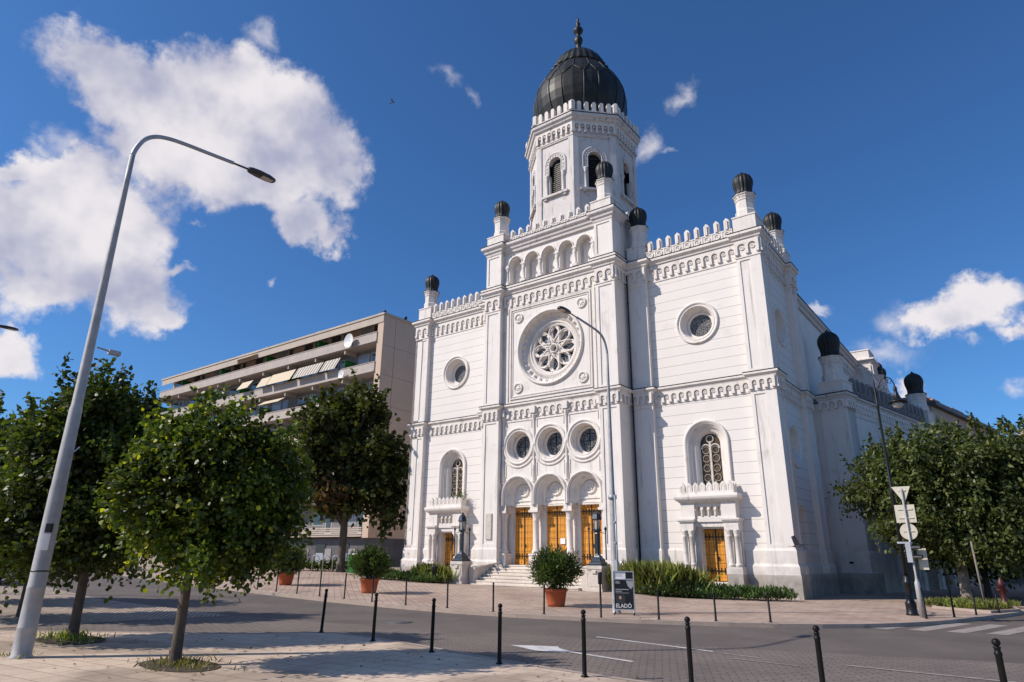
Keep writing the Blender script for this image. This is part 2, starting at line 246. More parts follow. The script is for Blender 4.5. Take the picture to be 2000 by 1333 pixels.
# ------------------------------------------------------------------ helpers
def Fr(ox,oy,ang,oz=0):
    ca,sa=cos(ang),sin(ang)
    return lambda u,d,z:(ox+u*ca+d*sa,oy+u*sa-d*ca,oz+z)
class MB:
    def __init__(s): s.v=[]; s.f=[]; s.s=[]
    def add(s,vs,fs,sm=False):
        b=len(s.v); s.v+=vs; s.f+=[tuple(i+b for i in f) for f in fs]; s.s+=[sm]*len(fs); return s
    def box(s,fr,u0,u1,d0,d1,z0,z1):
        p=[fr(u,d,z) for z in (z0,z1) for u,d in ((u0,d0),(u1,d0),(u1,d1),(u0,d1))]
        return s.add(p,[(0,1,2,3),(7,6,5,4),(0,4,5,1),(1,5,6,2),(2,6,7,3),(3,7,4,0)])
    def prism(s,fr,pts,d0,d1):
        n=len(pts); p=[fr(u,d0,z) for u,z in pts]+[fr(u,d1,z) for u,z in pts]
        return s.add(p,[tuple(range(n)),tuple(range(2*n-1,n-1,-1))]+[(i,i+n,(i+1)%n+n,(i+1)%n) for i in range(n)])
    def grid(s,rows,closed=False,sm=True):
        b=len(s.v); n=len(rows[0])
        for r in rows: s.v+=r
        for i in range(len(rows)-1):
            for j in range(n if closed else n-1):
                s.f.append((b+i*n+j,b+i*n+(j+1)%n,b+(i+1)*n+(j+1)%n,b+(i+1)*n+j)); s.s.append(sm)
        return s
    def ring(s,fr,cu,cz,prof,a0=0,a1=2*PI,seg=40,sm=True,legs=None):
        """profile (r,d) swept round the axis normal to the wall; legs: extend down to z"""
        angs=[a0+(a1-a0)*i/seg for i in range(seg+1)]; rows=[]
        if legs is not None: rows.append([fr(cu+r,d,legs) for r,d in prof])
        for a in angs: rows.append([fr(cu+r*cos(a),d,cz+r*sin(a)) for r,d in prof])
        if legs is not None: rows.append([fr(cu-r,d,legs) for r,d in prof])
        return s.grid(rows,False,sm)
    def disc(s,fr,cu,cz,r,d,seg=40,a0=0,a1=2*PI,legs=None):
        p=[fr(cu+r*cos(a0+(a1-a0)*i/seg),d,cz+r*sin(a0+(a1-a0)*i/seg)) for i in range(seg+(1 if legs is not None or a1-a0<6 else 0))]
        if legs is not None: p=[fr(cu+r,d,legs)]+p+[fr(cu-r,d,legs)]
        return s.add(p,[tuple(range(len(p)))])
    def lathe(s,x,y,prof,seg=20,sm=True,lobes=0,lam=0,phase=0,z0=0):
        rows=[]
        for r,z in prof:
            row=[]
            for j in range(seg):
                t=phase+2*PI*j/seg; q=r*(1+lam*abs(sin(lobes*t/2))) if lobes else r
                row.append((x+q*cos(t),y+q*sin(t),z0+z))
            rows.append(row)
        s.grid(rows,True,sm)
        n=len(s.v); s.f.append(tuple(range(n-seg,n))); s.s.append(False); s.f.append(tuple(range(n-seg*len(rows)+seg-1,n-seg*len(rows)-1,-1))); s.s.append(False); return s
    def tube(s,pts,rad,seg=8,cap=True):
        pts=[Vector(p) for p in pts]; rows=[]; n=len(pts); prev=None
        for i,p in enumerate(pts):
            t=(pts[min(i+1,n-1)]-pts[max(i-1,0)]).normalized()
            if prev is None:
                a=t.orthogonal().normalized()
            else: a=(prev-t*prev.dot(t)).normalized()
            prev=a; b=t.cross(a); r=rad[i] if isinstance(rad,(list,tuple)) else rad
            rows.append([tuple(p+a*(r*cos(2*PI*j/seg))+b*(r*sin(2*PI*j/seg))) for j in range(seg)])
        s.grid(rows,True,True)
        if cap:
            m=len(s.v); s.f.append(tuple(range(m-seg,m))); s.s.append(False); s.f.append(tuple(range(m-seg*n+seg-1,m-seg*n-1,-1))); s.s.append(False)
        return s
    def sweep(s,path,prof,closed=False):
        """profile (d outward, z) along plan path, outward = right of travel, mitred"""
        n=len(path); P=[Vector(p) for p in path]; rows=[]
        for i in range(n):
            a=(P[i]-P[i-1]).normalized() if (i>0 or closed) else (P[1]-P[0]).normalized()
            b=(P[(i+1)%n]-P[i]).normalized() if (i<n-1 or closed) else a
            na=Vector((a.y,-a.x)); nb=Vector((b.y,-b.x)); k=1+na.dot(nb)
            mv=(na+nb)/k if k>.1 else na
            rows.append([(P[i].x+mv.x*d,P[i].y+mv.y*d,z) for d,z in prof])
        if closed: rows.append(rows[0])
        s.grid(rows,False,False)
        if not closed:
            for row in (rows[0],rows[-1]): s.add(row,[tuple(range(len(row)))])
        return s
    def wall(s,fr,outer,holes,d,depth=0,reveal=True):
        loops=[outer]+holes; vs=[];es=[]
        for l in loops:
            b=len(vs); vs+=[Vector(p) for p in l]; es+=[(b+i,b+(i+1)%len(l)) for i in range(len(l))]
        ov,oe,of,_,_,_=delaunay_2d_cdt(vs,es,[],1,1e-5)
        def inside(p,l):
            c=False; j=len(l)-1
            for i in range(len(l)):
                if (l[i][1]>p[1])!=(l[j][1]>p[1]) and p[0]<(l[j][0]-l[i][0])*(p[1]-l[i][1])/(l[j][1]-l[i][1])+l[i][0]: c=not c
                j=i
            return c
        fs=[]
        for f in of:
            c=sum((ov[i] for i in f),Vector((0,0)))/len(f)
            if inside(c,outer) and not any(inside(c,h) for h in holes): fs.append(tuple(f))
        s.add([fr(p.x,d,p.y) for p in ov],fs)
        if depth and reveal:
            for l in holes:
                n=len(l); s.add([fr(u,d,z) for u,z in l]+[fr(u,d-depth,z) for u,z in l],[(i,(i+1)%n,(i+1)%n+n,i+n) for i in range(n)])
        return s
    def build(s,name,m,parent=None,label=None):
        me=bpy.data.meshes.new(name); me.from_pydata(s.v,[],s.f); me.polygons.foreach_set('use_smooth',s.s)
        o=bpy.data.objects.new(name,me); C.objects.link(o)
        if isinstance(m,str): m=MAT[m]
        me.materials.append(m)
        if parent: o.parent=parent; o.matrix_parent_inverse=parent.matrix_world.inverted()
        if label: o['label']=label
        bm=bmesh.new(); bm.from_mesh(me); bmesh.ops.recalc_face_normals(bm,faces=bm.faces); bm.to_mesh(me); bm.free()
        return o
def tag(o,label,cat=None,group=None,kind=None):
    if label: o['label']=label
    if cat: o['category']=cat
    if group: o['group']=group
    if kind: o['kind']=kind
    return o
def empty(name,loc,label,cat,group=None,rz=0):
    o=bpy.data.objects.new(name,None); C.objects.link(o); o.location=loc; o.rotation_euler=(0,0,rz); o.empty_display_size=.3
    bpy.context.view_layer.update(); return tag(o,label,cat,group)
def copy_tree(o,parent=None,loc=None,rz=None,scale=None,label=None):
    c=o.copy(); C.objects.link(c)
    if parent: c.parent=parent
    if loc is not None: c.location=loc
    if rz is not None: c.rotation_euler=(0,0,rz)
    if scale is not None: c.scale=scale
    if label: c['label']=label
    for ch in list(o.children): copy_tree(ch,c)
    return c
def circ(cu,cz,r,n=32): return [(cu+r*cos(2*PI*i/n),cz+r*sin(2*PI*i/n)) for i in range(n)]
def archp(cu,zs,r,zb,n=20): return [(cu-r,zb),(cu+r,zb)]+[(cu+r*cos(PI*i/n),zs+r*sin(PI*i/n)) for i in range(n+1)]
def setstruct(o,label=None): o['kind']='structure'; 
def smooth(a,b,x): t=min(1,max(0,(x-a)/(b-a))); return t*t*(3-2*t)
def G(x,y): return .022*(math.sqrt(x*x+9)-x)/2
def H(x,y): return G(x,y)+.05+.13*smooth(-10,-5,y)*(1-smooth(5,10,x))
# ================================================================== GROUND AND STREET
def strips(name,A,B,nr,off,m,hf=G,kind='structure'):
    mb=MB(); rows=[]
    for i in range(nr+1):
        t=(i/nr)**1.6; rows.append([(a[0]+(b[0]-a[0])*t,a[1]+(b[1]-a[1])*t,0) for a,b in zip(A,B)])
    rows=[[(x,y,hf(x,y)+off) for x,y,_ in r] for r in rows]
    mb.grid(rows,False,True); o=mb.build(name,m); o['kind']=kind; return o
def dense(P,step=1.2):
    o=[]
    for a,b in zip(P[:-1],P[1:]):
        n=max(1,int(math.hypot(b[0]-a[0],b[1]-a[1])/step)); o+=[(a[0]+(b[0]-a[0])*i/n,a[1]+(b[1]-a[1])*i/n) for i in range(n)]
    return o+[P[-1]]
def resamp(P,n):
    L=[0]
    for a,b in zip(P[:-1],P[1:]): L.append(L[-1]+math.hypot(b[0]-a[0],b[1]-a[1]))
    o=[]
    for k in range(n):
        t=L[-1]*k/(n-1)
        for i in range(len(P)-1):
            if t<=L[i+1]+1e-9:
                q=(t-L[i])/(L[i+1]-L[i]); o.append((P[i][0]+(P[i+1][0]-P[i][0])*q,P[i][1]+(P[i+1][1]-P[i][1])*q)); break
    return o
g=MB(); rows=[[(x,y,G(x,y)-.35) for x in (-900,-300,-120,-60,-40,-20,-10,0,10,30,120,400,900)] for y in (-900,-200,-60,0,60,200,900)]
g.grid(rows); setstruct(g.build('ground','ground_mat'))
xs=[-90,-70,-55,-45,-36,-28,-22,-17,-13,-9,-6,-3,-1,1,3,6,10,15,20,30,50]
strips('road',[(x,-60) for x in xs],[(x,60) for x in xs],24,-.05,'asphalt')
KERB=[(-90,-10),(-45,-11.2),(-22.7,-12.5),(-18.6,-12.75),(-14.2,-13.17),(-10,-13.41),(-6.3,-13.62),(1.6,-13.85),(5,-13.95),(7.3,-13.76),(9.1,-13.35),(11,-12.75),(12.5,-12.1),(13.8,-11.4),(15.0,-10.5),(15.8,-9.6),(16.5,-8.4),(17,-7.3),(17.7,-5.0),(18.4,-2.5),(19.2,1),(23,16),(33,50)]
KD=resamp(KERB,150)
def offs(P,d):
    o=[]
    for i,p in enumerate(P):
        a=P[max(i-1,0)];b=P[min(i+1,len(P)-1)]; l=math.hypot(b[0]-a[0],b[1]-a[1]); o.append((p[0]-(b[1]-a[1])/l*d,p[1]+(b[0]-a[0])/l*d))
    return o
KB=offs(KD,.14)
INN=[]
for p in KB:
    t=smooth(-60,20,p[0]); INN.append((-85+102*t if p[0]<12 else 12+min(8,(p[0]-12)*.9), 60.0))
strips('pavement',KB,INN,40,0,'far_paving',H)
k=MB(); 
for i in range(len(KD)-1):
    a,b=KD[i],KD[i+1]; c,d=KB[i],KB[i+1]
    z=[H(*q) for q in (a,b,c,d)]
    k.add([(a[0],a[1],z[0]-.2),(b[0],b[1],z[1]-.2),(a[0],a[1],z[0]-.0),(b[0],b[1],z[1]-.0),(c[0],c[1],z[2]+.004),(d[0],d[1],z[3]+.004)],[(0,1,3,2),(2,3,5,4)])
setstruct(k.build('kerb','kerb'))
LA=[(-40,-18.4),(-13,-18.6),(-5.4,-19.3),(-2,-19.0),(1.5,-18.9),(6,-18),(9.6,-17),(15,-15.9),(19,-14.6),(40,-10)]
LB=[(-40,-50),(-22,-46),(-12,-42),(-5,-36),(0,-32),(5,-28),(9.6,-27),(15,-27),(19,-27),(40,-28)]
a=resamp(LA[:5],24); b=resamp(LB[:5],24); strips('parking_bay',a,b,20,-.036,'pavers')
a=resamp(LA[4:],24); b=resamp(LB[4:],24); strips('paved_lane',a,b,20,-.042,'pavers_lane')
NE=[(-30,-48.2),(-10,-33.2),(1.85,-24.35),(4,-22.7),(6.1,-21.1),(6.9,-19.85),(9,-19.98),(12.5,-20.62),(14.2,-20.8),(17.3,-20.85),(19,-21.0),(40,-22.4)]
ne=resamp(NE,110); strips('pavement',ne,[(p[0]+8,-60) for p in ne],16,0,'slabs')
ne2=offs(ne,.13); k=MB()
for i in range(len(ne)-1):
    a,b=ne[i],ne[i+1]; c,d=ne2[i],ne2[i+1]
    k.add([(a[0],a[1],G(*a)+.004),(b[0],b[1],G(*b)+.004),(d[0],d[1],G(*d)+.004),(c[0],c[1],G(*c)+.004),(c[0],c[1],G(*c)-.08),(d[0],d[1],G(*d)-.08)],[(0,1,2,3),(3,2,5,4)])
setstruct(k.build('kerb','kerb'))
def flat(pts,off): return [(x,y,G(x,y)+off) for x,y in pts]
def quadline(mb,a,b,w,off):
    l=math.hypot(b[0]-a[0],b[1]-a[1]); nx,ny=-(b[1]-a[1])/l*w/2,(b[0]-a[0])/l*w/2
    mb.add(flat([(a[0]+nx,a[1]+ny),(b[0]+nx,b[1]+ny),(b[0]-nx,b[1]-ny),(a[0]-nx,a[1]-ny)],off),[(0,1,2,3)])
m=MB(); m.add(flat([(10.95,-18.65),(11.75,-18.2),(11.95,-18.42),(12.35,-18.62),(12.3,-18.8),(12.0,-18.95),(11.75,-18.95)],-.034),[(0,1,2,3,4,5,6)])
quadline(m,(12.25,-18.66),(13.75,-18.98),.10,-.034); setstruct(m.build('road_marking','paint_line'))
m=MB(); quadline(m,(11.5,-16.3),(14.3,-16.85),.09,-.035); setstruct(m.build('road_marking','paint_line'))
m=MB(); quadline(m,(14.5,-16.95),(15.2,-17.1),.07,-.035)
quadline(m,(14.85,-17.5),(16.0,-17.6),.06,-.034); quadline(m,(16.6,-17.0),(20.0,-17.1),.10,-.034); setstruct(m.build('road_marking','paint_worn'))
m=MB()
for i in range(9):
    bx,by=16.1+.80*i,-9.75+.16*i; quadline(m,(bx+.55-.0,by+3.2-.0*i),(bx-.2,by),.42,-.044)
setstruct(m.build('road_crossing','paint_worn'))
m=MB(); m.lathe(6.05,-16.9,[(.33,-.049),(.33,-.036),(.0,-.035)],24); setstruct(m.build('manhole_cover','dark_stone'))
# ================================================================== SYNAGOGUE
SY=empty('synagogue',(0,0,0),'large white domed synagogue with battlemented towers, rose window and orange doors','synagogue')
FF=Fr(0,0,0); Wd=11.54; PW=1.15; IW=5.55; A=4.373; BP=3.25; BZ=.93; BF=1.28
FSR=Fr(Wd,0,PI/2)      # right side: u = depth, d = out (+X)
FSL=Fr(-Wd,0,-PI/2)
def part(mb,n,m='plaster',lab=None,par=None): return mb.build(n,m,par or SY,lab)
WPTH=[(-Wd,6.26),(-Wd,0),(-Wd+PW,0),(-Wd+PW,.3),(-IW,.3),(-IW,0),(-A,0),(-A,-BF),(-BP,-BF),(-BP,-BZ),(BP,-BZ),(BP,-BF),(A,-BF),(A,0),(IW,0),(IW,.3),(Wd-PW,.3),(Wd-PW,0),(Wd,0),(Wd,PW),(Wd-.3,PW),(Wd-.3,5.1),(Wd,5.1),(Wd,6.26)]
# --- front wing walls with openings
for sx in (-1,1):
    mb=MB(); c=8.05*sx; u0,u1=(IW,Wd-PW) if sx>0 else (-(Wd-PW),-IW)
    holes=[circ(c,12.77,.98,40),archp(c,6.78,.90,4.2)]+[[(c-.56,.62),(c+.56,.62),(c+.56,2.87),(c-.56,2.87)]]
    mb.wall(FF,[(u0,-.4),(u1,-.4),(u1,16.3),(u0,16.3)],holes,-.3,.25)
    part(mb,'wall','rustic')
# --- side wall (right) with openings
mb=MB(); mb.wall(FSR,[(PW,-.4),(5.1,-.4),(5.1,16.3),(PW,16.3)],[circ(3.13,12.75,.85,36),circ(3.13,6.75,.85,36),archp(3.0,3.35,.62,1.6)],-.3,.6)
part(mb,'wall','rustic')
for z_ in (12.75,6.75): mb=MB(); mb.ring(FSR,3.13,z_,[(1.08,-.31),(1.08,-.24),(1.0,-.22),(.93,-.25),(.90,-.29),(.84,-.34),(.82,-.82),(.7,-.86),(.001,-.87)],seg=36); part(mb,'blind_oculus')
mb=MB(); mb.add([FSR(2.3,-.85,1.5),FSR(3.7,-.85,1.5),FSR(3.7,-.85,4.1),FSR(2.3,-.85,4.1)],[(0,1,2,3)]); part(mb,'blind_panel')
# piers (panelled): a body set back .06 with raised borders
def pier(fr,u0,u1,d,z0,z1,back,mb,mt=.16,panel=True):
    if not panel: mb.box(fr,u0,u1,-back,d,z0,z1); return
    mb.box(fr,u0,u1,-back,d-.045,z0,z1)
    mb.box(fr,u0,u0+mt,d-.045,d,z0,z1); mb.box(fr,u1-mt,u1,d-.045,d,z0,z1); mb.box(fr,u0+mt,u1-mt,d-.045,d,z1-.22,z1); mb.box(fr,u0+mt,u1-mt,d-.045,d,z0,z0+.2)
LV=[(2.0,8.93),(9.72,15.56)]
for sx in (-1,1):
    for lo,hi in ((Wd-PW,Wd),(IW-1.17,IW)):
        mb=MB(); u0,u1=(lo,hi) if sx>0 else (-hi,-lo)
        for z0,z1 in LV: pier(FF,u0,u1,0,z0,z1,.5,mb)
        mb.box(FF,u0,u1,-.5,-.002,8.93,9.72); mb.box(FF,u0,u1,-.5,-.002,15.56,16.5); part(mb,'pilaster')
    mb=MB(); u0,u1=(BP,A) if sx>0 else (-A,-BP)
    for z0,z1 in LV+[(17.05,19.25)]: pier(FF,u0,u1,BF,z0,z1,-.3,mb)
    mb.box(FF,u0,u1,.3,BF-.002,8.93,9.72); mb.box(FF,u0,u1,.3,BF-.002,15.56,17.05); mb.box(FF,u0,u1,.3,BF-.002,19.25,19.9)
    # side return of the bay
    q=(A-.3,A-.02) if sx>0 else (-A+.02,-A+.3); mb.box(FF,*q,-.6,.3,-.2,17); part(mb,'pilaster')
for u0,u1 in ((.003,PW),(5.1,6.26)):
    mb=MB()
    for z0,z1 in LV: pier(FSR,u0,u1,.003,z0,z1,.5,mb)
    mb.box(FSR,u0+.001,u1-.001,-.5,.001,8.93,9.72); mb.box(FSR,u0+.001,u1-.001,-.5,.001,15.56,16.5)
    part(mb,'pilaster')
mb=MB(); mb.box(FSL,-6.26,0,-.6,-.01,-.3,16.6); mb.box(FF,-Wd+.3,Wd-.35,-16,-6.0,-.3,15.0); mb.box(FF,Wd-1.5,Wd-.02,-6.24,-5.9,-.3,16.6)
part(mb,'wall','plaster')
# --- stepped plinth mouldings and stone base
ci=WPTH.index((-IW,.3)); cL=-8.02; cR=8.02
PL=[WPTH[:4]+[(cL-1.36,.3)],[(cL+1.36,.3)]+WPTH[4:9]+[(-BP,-.45)],[(BP,-.45)]+WPTH[11:16]+[(cR-1.36,.3)],[(cR+1.36,.3)]+WPTH[16:]]
for q in PL: mb=MB(); mb.sweep(q,[(-.3,2.02),(.015,2.02),(.05,1.94),(.05,1.42),(.10,1.34),(.12,1.30),(.12,.97),(-.3,.97)]); part(mb,'plinth_moulding')
for q in PL: mb=MB(); mb.sweep(q,[(-.3,.98),(.145,.98),(.15,.93),(.15,-.4),(-.3,-.4)]); part(mb,'stone_base','stone')
# --- cornices
def cor(z,h,d,extra=True): return [(-.2,z-.42*h),(.03,z-.42*h),(.05,z-.05),(d*.45,z+.02),(d*.55,z+h*.35),(d*.85,z+h*.5),(d,z+h*.62),(d,z+h*.9),(d*.9,z+h),(-.3,z+h+.02)]
mb=MB(); mb.sweep(WPTH,cor(9.46,.26,.20)); part(mb,'cornice','plaster_trim')
mb=MB(); mb.sweep(WPTH,[(-.1,8.86),(.035,8.86),(.035,8.93),(-.1,8.93)]); mb.sweep(WPTH,[(-.1,15.48),(.035,15.48),(.035,15.56),(-.1,15.56)]); part(mb,'string_course','plaster_trim')
mb=MB(); mb.sweep(WPTH,cor(16.42,.36,.26)); part(mb,'cornice','plaster_trim')
def flash(path,z,d,closed=False,t=.035):
    m=MB(); m.sweep(path,[(-.25,z),(d,z),(d+.015,z+.5*t),(d,z+t),(-.25,z+t+.01)],closed); part(m,'flashing','roof_dark')
flash(WPTH,9.725,.205); flash(WPTH,16.785,.265)
# --- arched corbel friezes
def corbels(mb,fr,u0,u1,d,zt,h,pitch=.40,leg=.13,rel=.10,inset=.06):
    w=u1-u0; n=max(1,round((w-leg)/pitch)); p=(w-leg)/n; r=(p-leg)/2; zs=zt-h*.22-r
    for i in range(n):
        a=u0+i*p; c=a+leg+r
        pts=[(a,zt),(a,zt-h*.82),(a+leg,zt-h*.82),(a+leg,zs)]+[(c-r*cos(PI*k/6),zs+r*sin(PI*k/6)) for k in range(1,6)]+[(a+p,zs),(a+p,zt)]
        vs=[fr(u,d,z) for u,z in pts]+[fr(u,d+rel,z) for u,z in pts]; m=len(pts)
        fs=[(m+0,m+1,m+2,m+3)+tuple(m+j for j in range(4,m))]
        fs+=[(j,j+m,(j+1)%m+m,(j+1)%m) for j in range(m-1)]
        mb.add(vs,fs)
        # corbel foot: a wedge that leans out under each leg
        mb.box(fr,a-.015,a+leg+.015,d,d+rel+.03,zt-h*.98,zt-h*.80)
        q=fr(c,d+.001,zs-.02*h); mb.ring(fr,c,zs-r*.15,[(r*.62,d),(r*.62,d+.045),(r*.38,d+.05),(r*.30,d+.02),(0.001,d+.05)],seg=8,sm=False)
    mb.box(fr,u0+n*p,u1,d,d+rel,zt-h*.82,zt); mb.box(fr,u0+n*p-.015,u1,d,d+rel+.03,zt-h*.98,zt-h*.80)
def frieze(zt,h,pitch):
    mb=MB()
    for sx in (-1,1):
        def U(a,b): return (a,b) if sx>0 else (-b,-a)
        corbels(mb,FF,*U(IW,Wd-PW),-.3,zt,h,pitch); corbels(mb,FF,*U(Wd-PW,Wd),0,zt,h,pitch); corbels(mb,FF,*U(A,IW),0,zt,h,pitch); corbels(mb,FF,*U(BP,A),BF,zt,h,pitch)
        f=Fr(A,0,PI/2) if sx>0 else Fr(-A,0,-PI/2)
        corbels(mb,f,*((-BF,0) if sx>0 else (0,BF)),0,zt,h,pitch)
    corbels(mb,FSR,0,PW,0,zt,h,pitch); corbels(mb,FSR,PW,5.1,-.3,zt,h,pitch); corbels(mb,FSR,5.1,6.26,0,zt,h,pitch)
    return mb
m=frieze(9.47,.54,.385)
for a,b in ((-BP,-1.15),(-.93,.93),(1.15,BP)): corbels(m,FF,a,b,BZ,9.47,.54,.385)
part(m,'frieze','plaster_trim')
m=frieze(16.36,.74,.44); corbels(m,FF,-BP+.05,BP-.05,BZ,16.36,.74,.44); part(m,'frieze','plaster_trim')
# --- battlements
def merlon(mb,fr,c,d,z,w,h,t,rounded=False):
    if rounded: pts=[(c-w/2,z),(c+w/2,z),(c+w/2,z+h-w*.5)]+[(c+w/2*cos(PI*i/6),z+h-w*.5+w/2*sin(PI*i/6)) for i in range(1,6)]+[(c-w/2,z+h-w*.5)]
    else: pts=[(c-w/2,z),(c+w/2,z),(c+w/2,z+h-.13),(c+w*.28,z+h-.07),(c,z+h),(c-w*.28,z+h-.07),(c-w/2,z+h-.13)]
    mb.prism(fr,pts,d-t,d)
def parapet(par,fr,u0,u1,d,z,n,mw=.27,mh=.66,band=.46,lab=None,mat_='plaster_trim',roundels=True):
    mb=MB(); mb.box(fr,u0,u1,d-.22,d-.03,z,z+band); p=(u1-u0)/n
    mb.box(fr,u0,u1,d-.24,d,z+band-.06,z+band); mb.box(fr,u0,u1,d-.2,d,z,z+.05)
    for i in range(n+1): mb.box(fr,max(u0,u0+i*p-.035),min(u1,u0+i*p+.035),d-.1,d-.002,z+.05,z+band-.06)
    for i in range(n):
        c=u0+(i+.5)*p
        if roundels: mb.ring(fr,c,z+band*.47,[(p*.32,d-.03),(p*.32,d+.01),(p*.22,d+.01),(p*.17,d-.03)],seg=10,sm=False); mb.ring(fr,c,z+band*.47,[(p*.10,d-.03),(p*.07,d+.0),(.001,d+.01)],seg=6,sm=False)
    mb.build('parapet',mat_,par)
    for i in range(n):
        m=MB(); c=u0+(i+.5)*p; merlon(m,fr,c,d-.02,z+band,mw,mh,.2); m.box(fr,c-mw*.22,c+mw*.22,d-.02,d+.05,z+band,z+band+mh-.16); m.build('merlon',mat_,par)
PZ=16.80
parapet(SY,FF,IW+.05,10.30,-.12,PZ,9); parapet(SY,FF,-10.30,-IW-.05,-.12,PZ,9)
parapet(SY,FSR,1.35,4.95,-.12,PZ,7)
# turret pedestals and turrets
def turret(x,y,z,s=1.0,hs=1.5,ped=None,lab=None,ang=0):
    mb=MB()
    if ped:
        fr=Fr(x,y,ang); w,h=ped; mb.box(fr,-w,w,-w,w,z-h,z); mb.box(fr,-w-.03,w+.03,-w-.03,w+.03,z-.05,z+.02); mb.box(fr,-w-.03,w+.03,-w-.03,w+.03,z-h,z-h+.07)
    prof=[(.60,0),(.60,.42),(.56,.46),(.53,.50),(.53,hs-.38),(.57,hs-.34),(.57,hs-.3),(.55,hs-.28),(.60,hs-.06),(.66,hs-.02),(.66,hs+.03),(.5,hs+.05)]
    mb.lathe(x,y,[(r*s,q*s) for r,q in prof],8,sm=False,phase=PI/8+ang,z0=z+.02)
    t=part(mb,'turret','plaster_trim',lab)
    for k in range(8):
        a=PI/8+ang+k*PI/4+PI/8; ap=.565*s*cos(PI/8); f=Fr(x+ap*cos(a),y+ap*sin(a),a+PI/2); m2=MB()
        for q in (-.1,.1): m2.ring(f,q*s,z+(hs-.16)*s,[(.08*s,-.02),(.08*s,.04*s),(.05*s,.04*s),(.045*s,-.01)],0,PI,5,sm=False)
        t_=m2.build('arch_band','plaster_trim',t)
    d=MB(); dp=[(.52,-.02),(.62,.0),(.63,.05),(.54,.07),(.475,.13),(.46,.30),(.49,.50),(.545,.72),(.565,.92),(.545,1.10),(.47,1.27),(.36,1.39),(.23,1.48),(.12,1.54),(.05,1.62),(.02,1.68)]
    d.lathe(x,y,[(r*s*.95,q*s) for r,q in dp],80,sm=True,lobes=16,lam=.10,phase=0,z0=z+(hs+.06)*s)
    d.build('turret_dome','copper_dark',t); return t
for x,y in ((10.93,.62),(-10.93,.62),(10.93,5.6)): turret(x,y,17.75,.86,1.45,(.56,.97))
for x in (5.02,-5.02): turret(x,.62,17.75,.86,1.45,(.53,.97))
# --- wing oculi, arched windows, balconies and side doors
def oculus(fr,cu,cz,R0,rg,d,name='round_window',g='lead_glass',deep=.55,cross=True):
    mb=MB(); mb.ring(fr,cu,cz,[(R0,d-.01),(R0,d+.07),(R0-.05,d+.10),(R0-.11,d+.08),(R0-.13,d+.03),(R0-.17,d+.03),(R0-.20,d+.06),(R0-.24,d+.04),(R0-.27,d-.04),(rg+.16,d-deep*.72),(rg+.13,d-deep*.75),(rg+.10,d-deep*.70),(rg+.05,d-deep*.72),(rg+.02,d-deep),(rg-.01,d-deep)],seg=48)
    f=part(mb,name,'plaster_trim'); m=MB(); m.disc(fr,cu,cz,rg+.02,d-deep+.01,40); m.build('pane',g,f)
    if cross:
        m=MB(); m.box(fr,cu-rg,cu+rg,d-deep+.02,d-deep+.05,cz-.012,cz+.012); m.box(fr,cu-.012,cu+.012,d-deep+.02,d-deep+.05,cz-rg,cz-.013); m.box(fr,cu-.012,cu+.012,d-deep+.02,d-deep+.05,cz+.013,cz+rg)
        m.ring(fr,cu,cz,[(rg*.66,d-deep+.01),(rg*.66,d-deep+.04),(rg*.63,d-deep+.04),(rg*.63,d-deep+.01)],seg=30)
        m.build('glazing_bar','iron',f)
    return f
for c in (8.05,-8.05): oculus(FF,c,12.77,1.10,.56,-.3,cross=False)
